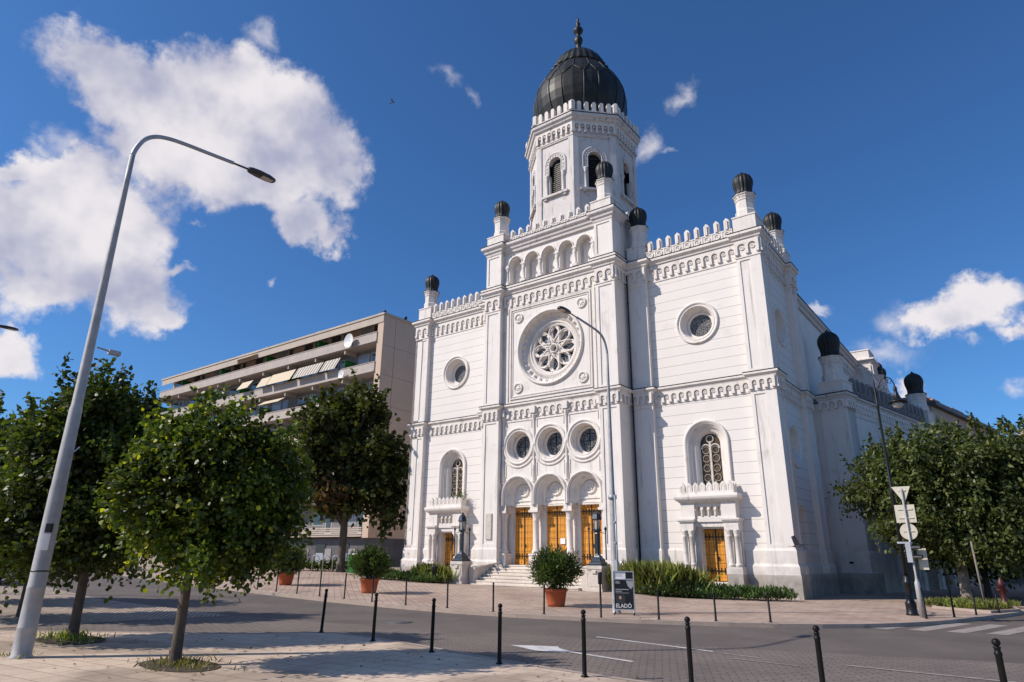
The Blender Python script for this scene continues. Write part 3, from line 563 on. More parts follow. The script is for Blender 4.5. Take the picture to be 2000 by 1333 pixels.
def sidefront(c):
    f=FF; d=-.3; zs=6.78
    mb=MB(); mb.ring(f,c,zs,[(1.10,d-.01),(1.10,d+.08),(1.06,d+.11),(1.0,d+.11),(.97,d+.06),(.90,d+.05),(.86,d-.02),(.84,d-.06),(.80,d-.06),(.78,d-.2),(.66,d-.2),(.64,d-.24),(.60,d-.24),(.58,d-.45),(.50,d-.45),(.5,d-.55),(.46,d-.55)],0,PI,24,legs=4.3)
    w=part(mb,'arched_window','plaster_trim'); m=MB(); m.disc(f,c,zs,.50,d-.52,24,0,PI,legs=4.3); m.build('pane','brown_glass',w)
    m=MB(); m.box(f,c-.045,c+.045,d-.5,d-.42,4.3,6.9)
    for s_ in (-1,1):
        m.ring(f,c+s_*.225,6.55,[(.24,d-.5),(.24,d-.44),(.19,d-.43),(.18,d-.5)],0,PI,12)
        for q in (4.75,5.2,5.65,6.1,6.5):
            m.ring(f,c+s_*.235,q,[(.175,d-.5),(.175,d-.475),(.160,d-.475),(.160,d-.5)],0,2*PI,10)
    m.ring(f,c,7.02,[(.19,d-.5),(.19,d-.45),(.155,d-.44),(.15,d-.5)],0,2*PI,16); m.build('tracery','stone_light',w)
    # balcony
    mb=MB(); hw=1.42
    mb.sweep([(c-1.27,.3),(c-1.27,-.28),(c+1.27,-.28),(c+1.27,.3)],[(-.5,4.0),(.02,4.0),(.06,4.06),(.16,4.12),(.20,4.18),(.22,4.26),(.20,4.34),(.14,4.37),(-.6,4.37)])
    b=part(mb,'balcony','plaster_trim'); 
    m=MB(); m.box(f,c-1.27,c+1.27,.15,.27,4.36,4.50); m.box(f,c-1.27,c-1.15,-.3,.15,4.36,4.5); m.box(f,c+1.15,c+1.27,-.3,.15,4.36,4.5)
    for i in range(8):
        q=c-1.27+.16+i*(2.54-.32)/7
        if i in (0,1,6,7): q+= (.03 if i in(0,7) else 0)*0
        pts=[(q-.135,4.49),(q+.135,4.49),(q+.135,4.74),(q+.08,4.84),(q,4.92),(q-.08,4.84),(q-.135,4.74)]; m.prism(f,pts,.15,.262)
        m.ring(f,q,4.70,[(.085,.26),(.085,.275),(.06,.275),(.06,.26)],0,PI,6,sm=False,legs=4.52)
    for s_ in (-1,1):
        fs=Fr(c+s_*1.27,0,s_*PI/2)
        for q in (-.12,.14): m.prism(fs,[(s_*-q-.12,4.49),(s_*-q+.12,4.49),(s_*-q+.12,4.72),(s_*-q,4.9),(s_*-q-.12,4.72)],-.11,-.005)
    m.build('balustrade','plaster_trim',b)
    # portal under the balcony
    mb=MB()
    for s_ in (-1,1):
        u0,u1=(c+.62,c+1.27) if s_>0 else (c-1.27,c-.62)
        mb.box(f,u0,u1,-.32,.24,3.30,4.0)
    NI=[c-.62+.155+i*.31 for i in range(4)]
    mb.wall(f,[(c-.62,3.30),(c+.62,3.30),(c+.62,4.0),(c-.62,4.0)],[archp(q,3.74,.105,3.42,8) for q in NI],.14,.3); mb.add([f(c-.62,-.14,3.3),f(c+.62,-.14,3.3),f(c+.62,-.14,4),f(c-.62,-.14,4)],[(0,1,2,3)])
    for i in range(5):
        q=c-.62+i*.31; mb.box(f,q-.03,q+.03,.14,.19,3.42,3.66); mb.box(f,q-.055,q+.055,.14,.21,3.66,3.72)
    for s_ in (-1,1):
        a,b_=(c+.70,c+1.34) if s_>0 else (c-1.34,c-.70)
        mb.box(f,a,b_,-.32,.30,2.86,3.16); mb.box(f,a-.05,b_+.05,-.32,.37,3.16,3.22); mb.box(f,a-.09,b_+.09,-.32,.41,3.22,3.30)
    mb.box(f,c-.70,c+.70,-.32,.08,2.95,3.16); mb.box(f,c-.64,c+.64,-.32,.16,3.16,3.295)
    for s_ in (-1,1):
        a,b_=(c+.56,c+.74) if s_>0 else (c-.74,c-.56); mb.box(f,a,b_,-.6,-.06,.6,2.95)
    mb.box(f,c-.56,c+.56,-.6,-.06,2.87,2.95)
    p=part(mb,'portal','plaster_trim')
    for s_ in (-1,1):
        a,b_=(c+.68,c+1.38) if s_>0 else (c-1.38,c-.68); m=MB(); m.box(f,a,b_,-.3,.36,.96,1.2); m.box(f,a+.02,b_-.02,-.3,.33,1.2,1.26); m.box(f,a+.06,b_-.06,-.3,-.08,1.26,2.86); m.build('pedestal','plaster',p)
        m=MB(); m.box(f,a+.01,b_-.01,-.3,.35,-.3,.958); m.build('pedestal_base','stone',p)
    for s_ in (-1,1):
        for q in (.87,1.19):
            m=MB(); m.lathe(c+s_*q,-.15,[(.155,0),(.155,.05),(.17,.08),(.15,.11),(.125,.14),(.125,.18),(.115,.22),(.108,1.25),(.13,1.27),(.115,1.31),(.12,1.36),(.17,1.5),(.175,1.53)],14,z0=1.26); m.box(f,c+s_*q-.16,c+s_*q+.16,0,.31,2.79,2.86); m.build('column','plaster_trim',p)
    return door(f,c,.60,.66,2.87,-.52,1)
def door(f,c,hw,z0,z1,d,handle=1):
    m=MB(); m.box(f,c-hw,c+hw,d-.1,d,z0,z1); D_=part(m,'door','door_wood')
    m=MB(); zt=z1-.34; zb=z0+.42; e=d+.03
    m.box(f,c-.025,c+.025,d,e,z0,z1)
    for z in (zt,zb):
        for s_ in (-1,1):
            a,b=(c+.026,c+hw) if s_>0 else (c-hw,c-.026); m.box(f,a,b,d,e,z-.018,z+.018)
            for q in (.22,.5,.78):
                uu=c+s_*hw*q
                for sz in (-1,1):
                    m.box(f,uu-.012,uu+.012,d,e,*sorted((z+sz*.019,z+sz*.10))); m.lathe(*f(uu,e-.015,0)[:2],[(.001,-.035),(.034,0),(.001,.035)],6,z0=z+sz*.115)
    m.build('ironwork','iron',D_)
    m=MB(); m.tube([f(c+.06,e,z0+.98),f(c+.06,e+.07,z0+.98),f(c+.16,e+.07,z0+.98)],.016,6); m.box(f,c+.04,c+.085,e,e+.015,z0+.84,z0+1.04); m.build('handle','iron',D_)
    m=MB(); 
    n=max(3,int(hw*2/.21)); k=int((z1-z0)/.32)
    for i in range(1,n):
        uu=c-hw+i*2*hw/n
        if abs(uu-c)>.04: m.box(f,uu-.004,uu+.004,d,d+.008,z0+.02,z1-.02)
    for j in range(1,k):
        zz=z0+j*(z1-z0)/k
        for a,b in ((c-hw+.01,c-.03),(c+.03,c+hw-.01)): m.box(f,a,b,d,d+.010,zz-.004,zz+.004)
    m.build('panel_bars','iron',D_)
    return D_
for c in (8.02,-8.02): sidefront(c)
# --- centre bay
DX=2.08
mb=MB()
outer=[(-BP,4.18),(BP,4.18),(BP,9.5),(-BP,9.5)]
arches=[archp(x,4.72,.86,4.181,22) for x in (-DX,0,DX)]
ocs=[circ(x,7.36,.90,40) for x in (-DX,0,DX)]
mb.wall(FF,outer,[a for a in arches]+ocs,BZ,.3)
mb.wall(FF,[(-BP,9.5),(BP,9.5),(BP,16.9),(-BP,16.9)],[circ(0,12.72,2.06,64)],BZ,.3)
arc=[archp(x,18.38,.44,17.12,14) for x in (-2.4,-1.2,0,1.2,2.4)]
mb.wall(FF,[(-BP,16.9),(BP,16.9),(BP,19.4),(-BP,19.4)],arc,BZ,.45)
mb.box(FF,-BP,BP,.45,.48,16.95,19.4); mb.box(FF,-BP,BP,-.2,.0,-.2,16.9)
part(mb,'wall','plaster')
mb=MB(); mb.box(FF,-A+.05,A-.05,-.6,.46,16.9,19.6); mb.box(FF,-A+.04,A-.04,-2.5,-.6,16.6,19.6); mb.box(FF,-A-.0,A+.0,-.1,.3,16.8,19.4); part(mb,'wall','plaster_old')
for u in (-2.4,-1.2,0,1.2,2.4):
    mb=MB(); mb.ring(FF,u,18.38,[(.52,BZ),(.52,BZ+.06),(.47,BZ+.06),(.44,BZ-.02)],0,PI,16); mb.ring(FF,u,18.2,[(.24,.48),(.24,.56),(.20,.56),(.19,.49)],0,PI,10,legs=17.15); part(mb,'blind_arch','plaster_trim')
mb=MB(); mb.sweep([(-BP,-.9),(BP,-.9)],[(0,16.98),(.1,16.98),(.1,17.1),(-.45,17.12),(-.45,16.98)]); part(mb,'sill','plaster_trim')
for u in (-3.0,-1.8,-.6,.6,1.8,3.0):
    mb=MB(); mb.box(FF,u-.15,u+.15,BZ-.25,BZ+.12,17.1,17.24); mb.lathe(u,-BZ+.02,[(.13,0),(.14,.05),(.11,.09),(.095,.13),(.09,.72),(.11,.74),(.10,.78),(.16,.94),(.17,.98)],12,z0=17.24); mb.box(FF,u-.17,u+.17,BZ-.3,BZ+.14,18.2,18.27); mb.box(FF,u-.11,u+.11,BZ-.3,BZ+.1,18.27,18.38); part(mb,'column','plaster_trim')
# top cornice, parapet, turrets of the bay
TP=[(-A,2.4),(-A,-BF),(-BP,-BF),(-BP,-BZ-.1),(BP,-BZ-.1),(BP,-BF),(A,-BF),(A,-.15),(A-.25,-.15),(A-.25,2.4)]
mb=MB(); mb.sweep(TP,cor(19.36,.44,.28)); part(mb,'cornice','plaster_old'); flash(TP,19.805,.285)
MP=[(-A,0),(-A,-BF),(-BP,-BF),(-BP,-BZ),(BP,-BZ),(BP,-BF),(A,-BF),(A,0)]
mb=MB(); mb.sweep(MP,cor(16.62,.34,.24)); part(mb,'cornice','plaster_trim'); flash(MP,16.965,.245)
parapet(SY,FF,-2.95,2.95,BZ+.06,19.83,10,.26,.50,.42)
for x in (3.72,-3.72): turret(x,-.68,20.5,.86,1.55,(.63,.72))
mb=MB(); 
for i in range(6): pass
parapet(SY,Fr(A-.1,0,PI/2),.2,2.3,0,19.83,4,.22,.42,.34)
mb=MB(); mb.box(FF,-A+.1,A-.1,-3,.3,19.4,19.80); part(mb,'roof','roof_dark')
# rose window
mb=MB(); f=FF; d=BZ; c=0; cz=12.72
for a,b,w in ((2.98,2.84,.05),(2.72,2.64,.07),(2.58,2.53,.04)):
    for s_ in (-1,1):
        mb.box(f,*sorted((s_*b,s_*a)),d,d+w,cz-a,cz+a); 
        za,zb=sorted((cz+s_*b,cz+s_*a)); mb.box(f,-b,b,d,d+w-.002,za,zb)
part(mb,'rose_window_surround','plaster_trim')
mb=MB(); mb.ring(f,c,cz,[(2.20,d),(2.20,d+.08),(2.16,d+.13),(2.10,d+.13),(2.05,d+.06),(2.02,d-.02),(2.02,d-.18)],seg=72)
n=28; rows=[]
for i in range(n*8+1):
    a=2*PI*i/(n*8); sc=abs(sin(a*n/2)); rr=1.82+.17*(sc**.7)
    rows.append([f(r*cos(a),dd,cz+r*sin(a)) for r,dd in ((2.03,d-.16),(rr,d-.17),(rr,d-.26),(1.80-.04*sc,d-.34),(1.60,d-.37),(1.57,d-.33),(1.52,d-.33),(1.49,d-.38),(1.44,d-.42),(1.36,d-.44))])
mb.grid(rows,False,True)
rw=part(mb,'rose_window','plaster_trim')
m=MB()
for i in range(96):
    a=2*PI*i/96; q=Fr(0,0,0); p0=[f(r*cos(a+o_),dd,cz+r*sin(a+o_)) for r,dd,o_ in ((1.79,d-.335,-.012),(1.79,d-.335,.012),(1.63,d-.36,.012),(1.63,d-.36,-.012))]; p1=[f(r*cos(a+o_),dd+.035,cz+r*sin(a+o_)) for r,dd,o_ in ((1.79,d-.335,-.012),(1.79,d-.335,.012),(1.63,d-.36,.012),(1.63,d-.36,-.012))]
    m.add(p0+p1,[(4,5,6,7),(0,1,5,4),(1,2,6,5),(2,3,7,6),(3,0,4,7)])
m.build('dentils','plaster_trim',rw)
m=MB(); m.disc(f,0,cz,1.42,d-.72,60); m.build('pane','rose_glass',rw)
# tracery: eight pointed petals round an eye, made of crossing bars
m=MB()
def bar(p,q,w,d0,d1):
    l=math.hypot(q[0]-p[0],q[1]-p[1]); nx,nz=-(q[1]-p[1])/l*w/2,(q[0]-p[0])/l*w/2
    m.prism(f,[(p[0]+nx,p[1]+nz),(q[0]+nx,q[1]+nz),(q[0]-nx,q[1]-nz),(p[0]-nx,p[1]-nz)],d0,d1)
m.ring(f,0,cz,[(.27,d-.72),(.27,d-.40),(.22,d-.38),(.19,d-.42),(.19,d-.72)],seg=24)
for k in range(8):
    a=PI*k/4+PI/2
    def P(r,t): return (r*cos(a)-t*sin(a),cz+r*sin(a)+t*cos(a))
    ht=.33
    for s_ in (-1,1):
        e=.004*k
        bar(P(-.78*0+.0,s_*.0+.0) if 0 else P(.22,s_*ht),P(1.06,s_*ht),.055,d-.62,d-.44+e)
        m.prism(f,[P(1.06,s_*ht+.03),P(1.06,s_*(ht-.12)),P(1.30,s_*.02),P(1.40,s_*.02),P(1.36,s_*.2),P(1.2,s_*(ht))],d-.70,d-.50-e)
        m.prism(f,[P(.55,s_*.12),P(.55,s_*.31),P(1.08,s_*.31),P(1.06,s_*.2)],d-.70,d-.56-e)
        m.prism(f,[P(.27,s_*.01),P(.27,s_*.11),P(.56,s_*.31),P(.56,s_*.10)],d-.70,d-.52-e)
    m.ring(f,*P(1.02,0),[(.345,d-.62),(.345,d-.46-e),(.30,d-.45-e),(.29,d-.62)],a-PI/2,a+PI/2,12)
for k in range(8):
    a=PI*k/4+PI/8+PI/2; P1=(.38*cos(a),cz+.38*sin(a)); P2=(1.42*cos(a),cz+1.42*sin(a))
    m.prism(f,[(P1[0],P1[1]),(.78*cos(a-.16),cz+.78*sin(a-.16)),(.98*cos(a),cz+.98*sin(a)),(.78*cos(a+.16),cz+.78*sin(a+.16))],d-.68,d-.47)
m.ring(f,0,cz,[(1.46,d-.45),(1.46,d-.40),(1.40,d-.44),(1.36,d-.5),(1.36,d-.72)],seg=64)
m.build('tracery','plaster_trim',rw)
m=MB()
for k in range(8):
    a=PI*k/4+PI/2; ca,sa=cos(a),sin(a)
    for s_ in (-1,1):
        p=(.62*ca+s_*.17*sa,cz+.62*sa-s_*.17*ca); q=(1.08*ca-s_*.17*sa,cz+1.08*sa+s_*.17*ca)
        l=math.hypot(q[0]-p[0],q[1]-p[1]); nx,nz=-(q[1]-p[1])/l*.012,(q[0]-p[0])/l*.012
        m.prism(f,[(p[0]+nx,p[1]+nz),(q[0]+nx,q[1]+nz),(q[0]-nx,q[1]-nz),(p[0]-nx,p[1]-nz)],d-.71,d-.69+.002*s_)
m.build('glazing_bar','frame_grey',rw)
for sx in (-1,1):
    for sz in (-1,1):
        mb=MB(); mb.ring(f,sx*2.13,cz+sz*2.1,[(.31,d),(.31,d+.06),(.26,d+.09),(.21,d+.04),(.2,d-.0),(.12,d+.02),(.1,d+.05),(.05,d+.05),(.03,d+.07),(.001,d+.07)],seg=20)
        for k in range(6):
            a=k*PI/3; mb.ring(f,sx*2.13+.13*cos(a),cz+sz*2.1+.13*sin(a),[(.045,d),(.035,d+.05),(.001,d+.055)],seg=6)
        part(mb,'medallion','plaster_trim')
# three oculi over the doors, with colonnettes between
for x in (-DX,0,DX):
    oculus(FF,x,7.36,1.03,.60,BZ,deep=.62)
    mb=MB(); mb.ring(FF,x,7.36,[(1.22,BZ),(1.22,BZ+.03),(1.16,BZ+.05),(1.10,BZ+.05),(1.10,BZ)],-PI*.80,-PI*.20,16)
    part(mb,'panel_moulding','plaster_trim')
    mb=MB(); mb.box(FF,x-.88,x+.88,BZ,BZ+.04,8.72,8.78)
    for s_ in (-1,1): mb.box(FF,x+s_*.86-.02,x+s_*.86+.02,BZ,BZ+.039,8.3,8.73)
    part(mb,'panel_moulding','plaster_trim')
    for s_ in (-1,1): mb=MB(); mb.box(FF,x+s_*.86-.02,x+s_*.86+.02,BZ,BZ+.04,5.7,6.4); part(mb,'panel_moulding','plaster_trim')
for x in (-3.12,-1.04,1.04,3.12):
    s=1 if abs(x)<2 else .8
    mb=MB(); mb.lathe(x,-BZ-.03,[(.02,5.3),(.10,5.36),(.11,5.42),(.08,5.46),(.10,5.5),(.10,6.2),(.11,6.24),(.07,6.3),(.06,7.2),(.10,7.25),(.11,7.33),(.10,7.41),(.06,7.46),(.055,8.7),(.10,8.8),(.13,8.95),(.14,9.05)],12)
    mb.box(FF,x-.17*s,x+.17*s,BZ,BZ+.22,9.05,9.44); mb.box(FF,x-.035,x+.035,BZ,BZ+.06,4.35,5.34); part(mb,'colonnette','plaster_trim')
for x in (-DX,0,DX):
    mb=MB(); mb.ring(FF,x,4.72,[(1.035,BZ),(1.035,BZ+.15),(1.0,BZ+.19),(.95,BZ+.17),(.93,BZ+.07),(.90,BZ+.03),(.88,BZ+.05),(.86,BZ+.02),(.855,BZ-.12),(.78,BZ-.14),(.76,BZ-.2),(.72,BZ-.2),(.70,BZ-.34),(.66,BZ-.34),(.64,BZ-.52)],0,PI,28,legs=4.18); part(mb,'arch_moulding','plaster_trim')
    mb=MB(); mb.disc(FF,x,4.72,.8,.41,24,0,PI,legs=4.1); mb.ring(FF,x,4.98,[(.34,.41),(.34,.47),(.29,.5),(.25,.46),(.22,.44),(.001,.45)],seg=20)
    for k in range(6):
        a=k*PI/3+.3; mb.ring(FF,x+.13*cos(a),4.98+.13*sin(a),[(.06,.44),(.045,.49),(.001,.5)],seg=7)
    mb.box(FF,x-.78,x+.78,.38,.47,4.42,4.50); mb.box(FF,x-.80,x+.80,.30,.52,4.12,4.24); mb.box(FF,x-.80,x+.80,.34,.49,4.24,4.30); part(mb,'tympanum','plaster_trim')
    door(FF,x,.63,1.2,4.12,.34)
mb=MB()
for x in (-3.12,-1.04,1.04,3.12):
    a,b=max(x-.42,-BP),min(x+.42,BP); mb.box(FF,a,b,-.0,.45,1.18,4.2)
mb.box(FF,-BP,BP,0,.30,4.12,6); part(mb,'wall','plaster')
for x in (-3.12,-1.04,1.04,3.12):
    y=-.76 
    mb=MB(); a,b=max(x-.27,-BP+.001),min(x+.27,BP-.001)
    mb.box(FF,a,b,.46,1.04,1.2,1.66); mb.box(FF,a-.0,b+.0,.46,1.08,1.66,1.74)
    xx=x+(.0 if abs(x)<2 else -.0)
    mb.lathe(xx,y,[(.22,0),(.22,.06),(.235,.10),(.20,.15),(.175,.2),(.175,.26),(.155,.30),(.145,1.62),(.17,1.65),(.155,1.70),(.16,1.76),(.23,2.02),(.25,2.08)],18,z0=1.74)
    for k in range(8):
        t=k*PI/4; mb.lathe(xx+.2*cos(t),y+.2*sin(t),[(.001,-.06),(.055,0),(.001,.06)],6,z0=3.73)
    mb.box(FF,max(x-.29,-BP+.002),min(x+.29,BP-.002),.44,1.05,3.80,3.92); mb.box(FF,max(x-.24,-BP+.002),min(x+.24,BP-.002),.44,.98,3.92,4.19)
    part(mb,'column','plaster_trim')
# plaque on the left pier and notice on the middle door
mb=MB(); mb.box(FF,-4.03,-3.62,BF-.045,BF+.02,2.45,3.80); mb.box(FF,-4.0,-3.65,BF+.02,BF+.03,3.12,3.74); mb.box(FF,-4.0,-3.65,BF+.02,BF+.03,2.5,3.0); part(mb,'plaque','stone_light')
mb=MB(); mb.box(FF,3.62,3.80,BF-.045,BF+.01,2.55,3.0); part(mb,'plaque','stone_light')
mb=MB(); mb.box(FF,.22,.50,.35,.40,2.22,2.50); part(mb,'notice','white_paint')
# downpipes
for x in (A+.13,):
    mb=MB(); mb.tube([(x,.02-.12,16.1),(x,-.10,15.4),(x,-.10,1.2)],.045,8)
    for z in (3,6,8.6,12,14.5): mb.lathe(x,-.10,[(.058,-.03),(.058,.03)],8,z0=z)
    part(mb,'downpipe','iron')
mb=MB(); mb.tube([(Wd-.45,6.5,15.9),(Wd-.45,6.5,.6)],.08,8); part(mb,'downpipe','iron')
# steps between two cheek walls
n=7; z0=.16; mb=MB()
for i in range(n):
    zt=1.18-i*(1.18-z0)/n; y0=-1.30-.02-i*.30; hwid=3.1+i*.0
    mb.box(FF,-3.10,3.10,.3,1.62+i*.30,zt-(1.18-z0)/n-.02 if i<n-1 else -.1,zt-.0 )
    mb.box(FF,-3.12,3.12,1.60+i*.30,1.65+i*.30,zt-.05,zt+.003)
part(mb,'steps','step_stone')
for s_ in (-1,1):
    mb=MB(); a,b=(3.13,3.45) if s_>0 else (-3.45,-3.13); mb.prism(Fr(a,0,PI/2),[(-1.3,-.1),(-1.3,1.2),(-2.0,1.12),(-3.2,.95),(-3.2,-.1)],0,.32); mb.prism(Fr(a-.04,0,PI/2),[(-1.3,1.2),(-1.3,1.29),(-2.0,1.21),(-3.2,1.04),(-3.2,.95),(-2,1.12)],0,.40); part(mb,'cheek_wall','stone_light')
# roofs
mb=MB(); mb.box(FF,-Wd+.4,Wd-.5,-6.1,-.5,16.4,16.78); part(mb,'roof','roof_dark')
mb=MB(); mb.prism(Fr(0,1.2,0),[(-9.6,16.7),(9.6,16.7),(4.6,18.2),(-4.6,18.2)],-5.6,0); part(mb,'roof','roof_dark')
# --- nave wall behind, parallel to the side
FN=Fr(10.0,0,PI/2)
mb=MB(); mb.wall(FN,[(6.26,-.4),(30.6,-.4),(30.6,17.2),(6.26,17.2)],[archp(u,13.4,.9,10.9) for u in (8.6,14.6,20.6,26.6)],0,.3); part(mb,'wall','rustic')
for u in (8.6,14.6,20.6,26.6): mb=MB(); mb.ring(FN,u,13.4,[(1.15,0),(1.15,.07),(1.0,.08),(.92,.03),(.9,-.1)],0,PI,20,legs=10.9); mb.add([FN(u-.95,-.29,10.8),FN(u+.95,-.29,10.8),FN(u+.95,-.29,14.4),FN(u-.95,-.29,14.4)],[(0,1,2,3)]); part(mb,'blind_arch')
mb=MB(); mb.sweep([(10,6.3),(10,30.5)],cor(17.05,.5,.4)); part(mb,'cornice','plaster_old'); flash([(10,6.3),(10,30.5)],17.56,.42,t=.06)
mb=MB(); corbels(mb,FN,6.3,30.5,0,16.85,.95,.62,.18,.12); mb.box(FN,6.3,30.5,0,.05,15.75,15.85); part(mb,'frieze','plaster_trim')
mb=MB(); mb.prism(Fr(0,6.3,0),[(-10.2,17.5),(10.2,17.5),(5.2,19.4),(-5.2,19.4)],-24.2,0); part(mb,'roof','roof_dark')
FT=Fr(0,30.5,0)
mb=MB(); mb.box(FT,9.0,11.35,-2.5,0,-.3,17.3); mb.box(FT,9.0,11.3,-2.5,0,17.75,18.55); mb.box(FT,9.0,11.36,-2.5,.05,18.5,18.6); corbels(mb,FT,10.0,11.3,0,17.2,.9,.5); corbels(mb,Fr(11.35,30.5,PI/2),0,2.4,0,17.2,.9,.5)
part(mb,'transept_pier','plaster_trim')
mb=MB(); mb.sweep([(9,30.5),(11.35,30.5),(11.35,33)],cor(17.45,.3,.3)); part(mb,'cornice','plaster_trim')
mb=MB(); mb.box(FT,4,11.3,-9,-2.4,-.3,15.5); part(mb,'wall')
for yy in (33.6,35.6): turret(11.3,yy,15.6,.8,1.6,(.6,.5))
# --- aisle block, turned 11 degrees
BA=R(11); FAf=Fr(12.95,7.5,-BA); FAs=Fr(12.95,7.5,PI/2-BA)
mb=MB()
mb.box(FAf,-4.5,-.0,-14.8,-.12,-.3,9.6); mb.box(FAf,-1.36,0,-1.05,0,2.0,9.0); mb.box(FAf,-1.36,0,-1.05,-.02,9,9.9); part(mb,'wall')
mb=MB(); mb.wall(FAs,[(1.05,-.4),(13.2,-.4),(13.2,9.5),(1.05,9.5)],[archp(u,7.25,.48,4.6) for u in (2.7,5.6,8.5,11.4)],-.05,.1); part(mb,'wall','rustic')
for u0 in (3.92,6.82,9.72,12.72): mb=MB(); mb.box(FAs,u0,u0+.45,-.1,.12,-.2,9.0); part(mb,'pilaster')
for u in (2.7,5.6,8.5,11.4): mb=MB(); mb.box(FAs,u-.95,u+.95,-.04,.0,.0,2.9); mb.box(FAs,u-1.02,u+1.02,-.04,.05,2.9,3.05); part(mb,'dark_opening','iron')  # flat dark panels put in for the dark of ground-floor openings
for u in (2.7,5.6,8.5,11.4):
    mb=MB(); mb.ring(FAs,u,7.25,[(.72,-.05),(.72,.04),(.62,.05),(.52,.0),(.48,-.03),(.46,-.14)],0,PI,16,legs=4.6); w=part(mb,'arched_window','plaster_trim'); m=MB(); m.disc(FAs,u,7.25,.5,-.11,16,0,PI,legs=4.6); m.build('pane','pane',w)
def AP(u,v): p=FAf(u,-v,0); return (p[0],p[1])
AS=[AP(-3.2,1.05),AP(-1.36,1.05) ,AP(-1.36,0),AP(0,0)]
q=lambda u,d: FAs(u,d,0)[:2]
AP2=AS+[q(1.05,0),q(1.05,-.15),q(13.2,-.15)]
mb=MB(); mb.sweep(AP2,cor(9.72,.26,.2)); part(mb,'cornice','plaster_old'); flash(AP2,9.985,.21,t=.05)
mb=MB(); mb.sweep(AP2,[(-.3,2.02),(.015,2.02),(.05,1.94),(.05,1.05),(.10,.97),(-.3,.97)]); part(mb,'plinth_moulding')
mb=MB(); mb.sweep(AP2,[(-.3,1.0),(.12,1.0),(.12,-.4),(-.3,-.4)]); part(mb,'stone_base','stone')
mb=MB(); corbels(mb,FAf,-1.36,0,0,9.68,.5,.42); corbels(mb,FAs,0,1.05,0,9.68,.5,.36); corbels(mb,FAs,1.05,13.2,-.05,9.62,.55,.42); mb.box(FAs,1.05,13.2,-.05,.0,8.8,8.87); part(mb,'frieze','plaster_trim')
parapet(SY,FAs,1.3,12.6,-.02,10.04,17,.34,.74,.30,mat_='sheet_clad')
turret(*AP(-.66,.62),10.68,.98,1.42,(.64,.70),ang=-BA)
turret(*q(13.3,-.5),10.9,.98,1.2,(.62,.9),ang=-BA)
mb=MB(); mb.tube([(*AP(-1.5,.7),9.3),(*AP(-1.5,.7),.3)],.08,8); part(mb,'downpipe','iron')
mb=MB(); mb.box(FAf,-3.2,-1.36,-1.2,-1.06,-.3,9.6); part(mb,'wall')
mb=MB(); mb.box(FAf,-.95,-.75,.0,.06,1.42,1.52); part(mb,'wall_light','iron')
# --- tower
TC=(0,3.1); AP_=3.27
def oct_(r,ph=PI/8): return [(TC[0]+r*cos(ph+PI/4*k),TC[1]+r*sin(ph+PI/4*k)) for k in range(8)]
k8=1/cos(PI/8); O=oct_(AP_*k8)[::-1]
# order so that 'right of travel' is outward (counter-clockwise seen from above)
Oc=oct_(AP_*k8)
T=MB(); hs_=AP_*math.tan(PI/8)
TF=[Fr(TC[0]+AP_*cos(a),TC[1]+AP_*sin(a),a+PI/2) for a in [k*PI/4 for k in range(8)]]
for fr in TF:
    T.wall(fr,[(-hs_,16.5),(hs_,16.5),(hs_,27.9),(-hs_,27.9)],[archp(0,24.9,.42,22.72,14)],-.07,.35)
    T.box(fr,-hs_,-hs_+.34,-.2,0,16.5,26.5); T.box(fr,hs_-.34,hs_,-.2,0,16.5,26.5); T.box(fr,-hs_+.34,hs_-.34,-.06,-.001,26.35,26.5)
TW=part(T,'tower','plaster_old')
for fr in TF:
    w=MB(); w.ring(fr,0,24.9,[(.80,-.07),(.80,-.02),(.76,.0),(.70,.0),(.68,-.04),(.50,-.04),(.48,.0),(.43,.0),(.42,-.07),(.42,-.40)],0,PI,18,legs=24.15)
    for k in range(9):
        a=PI*(k+.5)/9; w.ring(fr,.59*cos(a),24.9+.59*sin(a),[(.075,-.04),(.06,-.0),(.04,.005),(.001,.005)],a,a+2*PI,4,sm=False)
    for s_ in (-1,1):
        for z in (24.3,24.52,24.74): w.box(fr,s_*.59-.07,s_*.59+.07,-.05,-.005,z-.08,z+.08)
    w=w.build('tower_window','plaster_old',SY)
    q=MB(); q.box(fr,-.95,.95,-.07,.12,22.58,22.72); q.box(fr,-.8,-.6,-.07,.06,22.46,22.578); q.box(fr,.6,.8,-.07,.06,22.46,22.578); q.build('sill','plaster_old',w)
    m=MB(); m.disc(fr,0,24.9,.44,-.36,18,0,PI,legs=22.7); m.build('pane','iron',w)
    m=MB()
    for k in range(16):
        z=22.8+k*.14
        if z<24.95: m.prism(Fr(*fr(-.41,0,0)[:2],0) if 0 else fr,[(-.41,z),(.41,z),(.41,z+.02),(-.41,z+.02)],-.34,-.24)
    m.build('louvres','lamp_dark',w)
    for s_ in (-1,1):
        p=fr(s_*.60,-.03,0); m=MB(); m.lathe(p[0],p[1],[(.13,0),(.14,.04),(.10,.09),(.085,.13),(.08,1.12),(.10,1.14),(.09,1.18),(.14,1.34),(.15,1.42)],12,z0=22.72); m.build('colonnette','plaster_old',w)
m=MB(); 
for fr in TF: corbels(m,fr,-hs_,hs_,0,27.40,.78,.385,.12,.08)
m.build('frieze','plaster_trim',SY)
m=MB(); m.sweep(Oc,[(-.2,26.44),(.03,26.44),(.03,26.52),(-.2,26.52)],True); m.sweep(Oc,[(-.3,27.36),(.08,27.36),(.1,27.45),(.2,27.5),(.24,27.62),(.34,27.70),(.36,27.84),(.33,27.88),(-.3,27.9)],True); m.build('cornice','plaster_old',SY); flash(Oc,27.90,.37,True,.03)
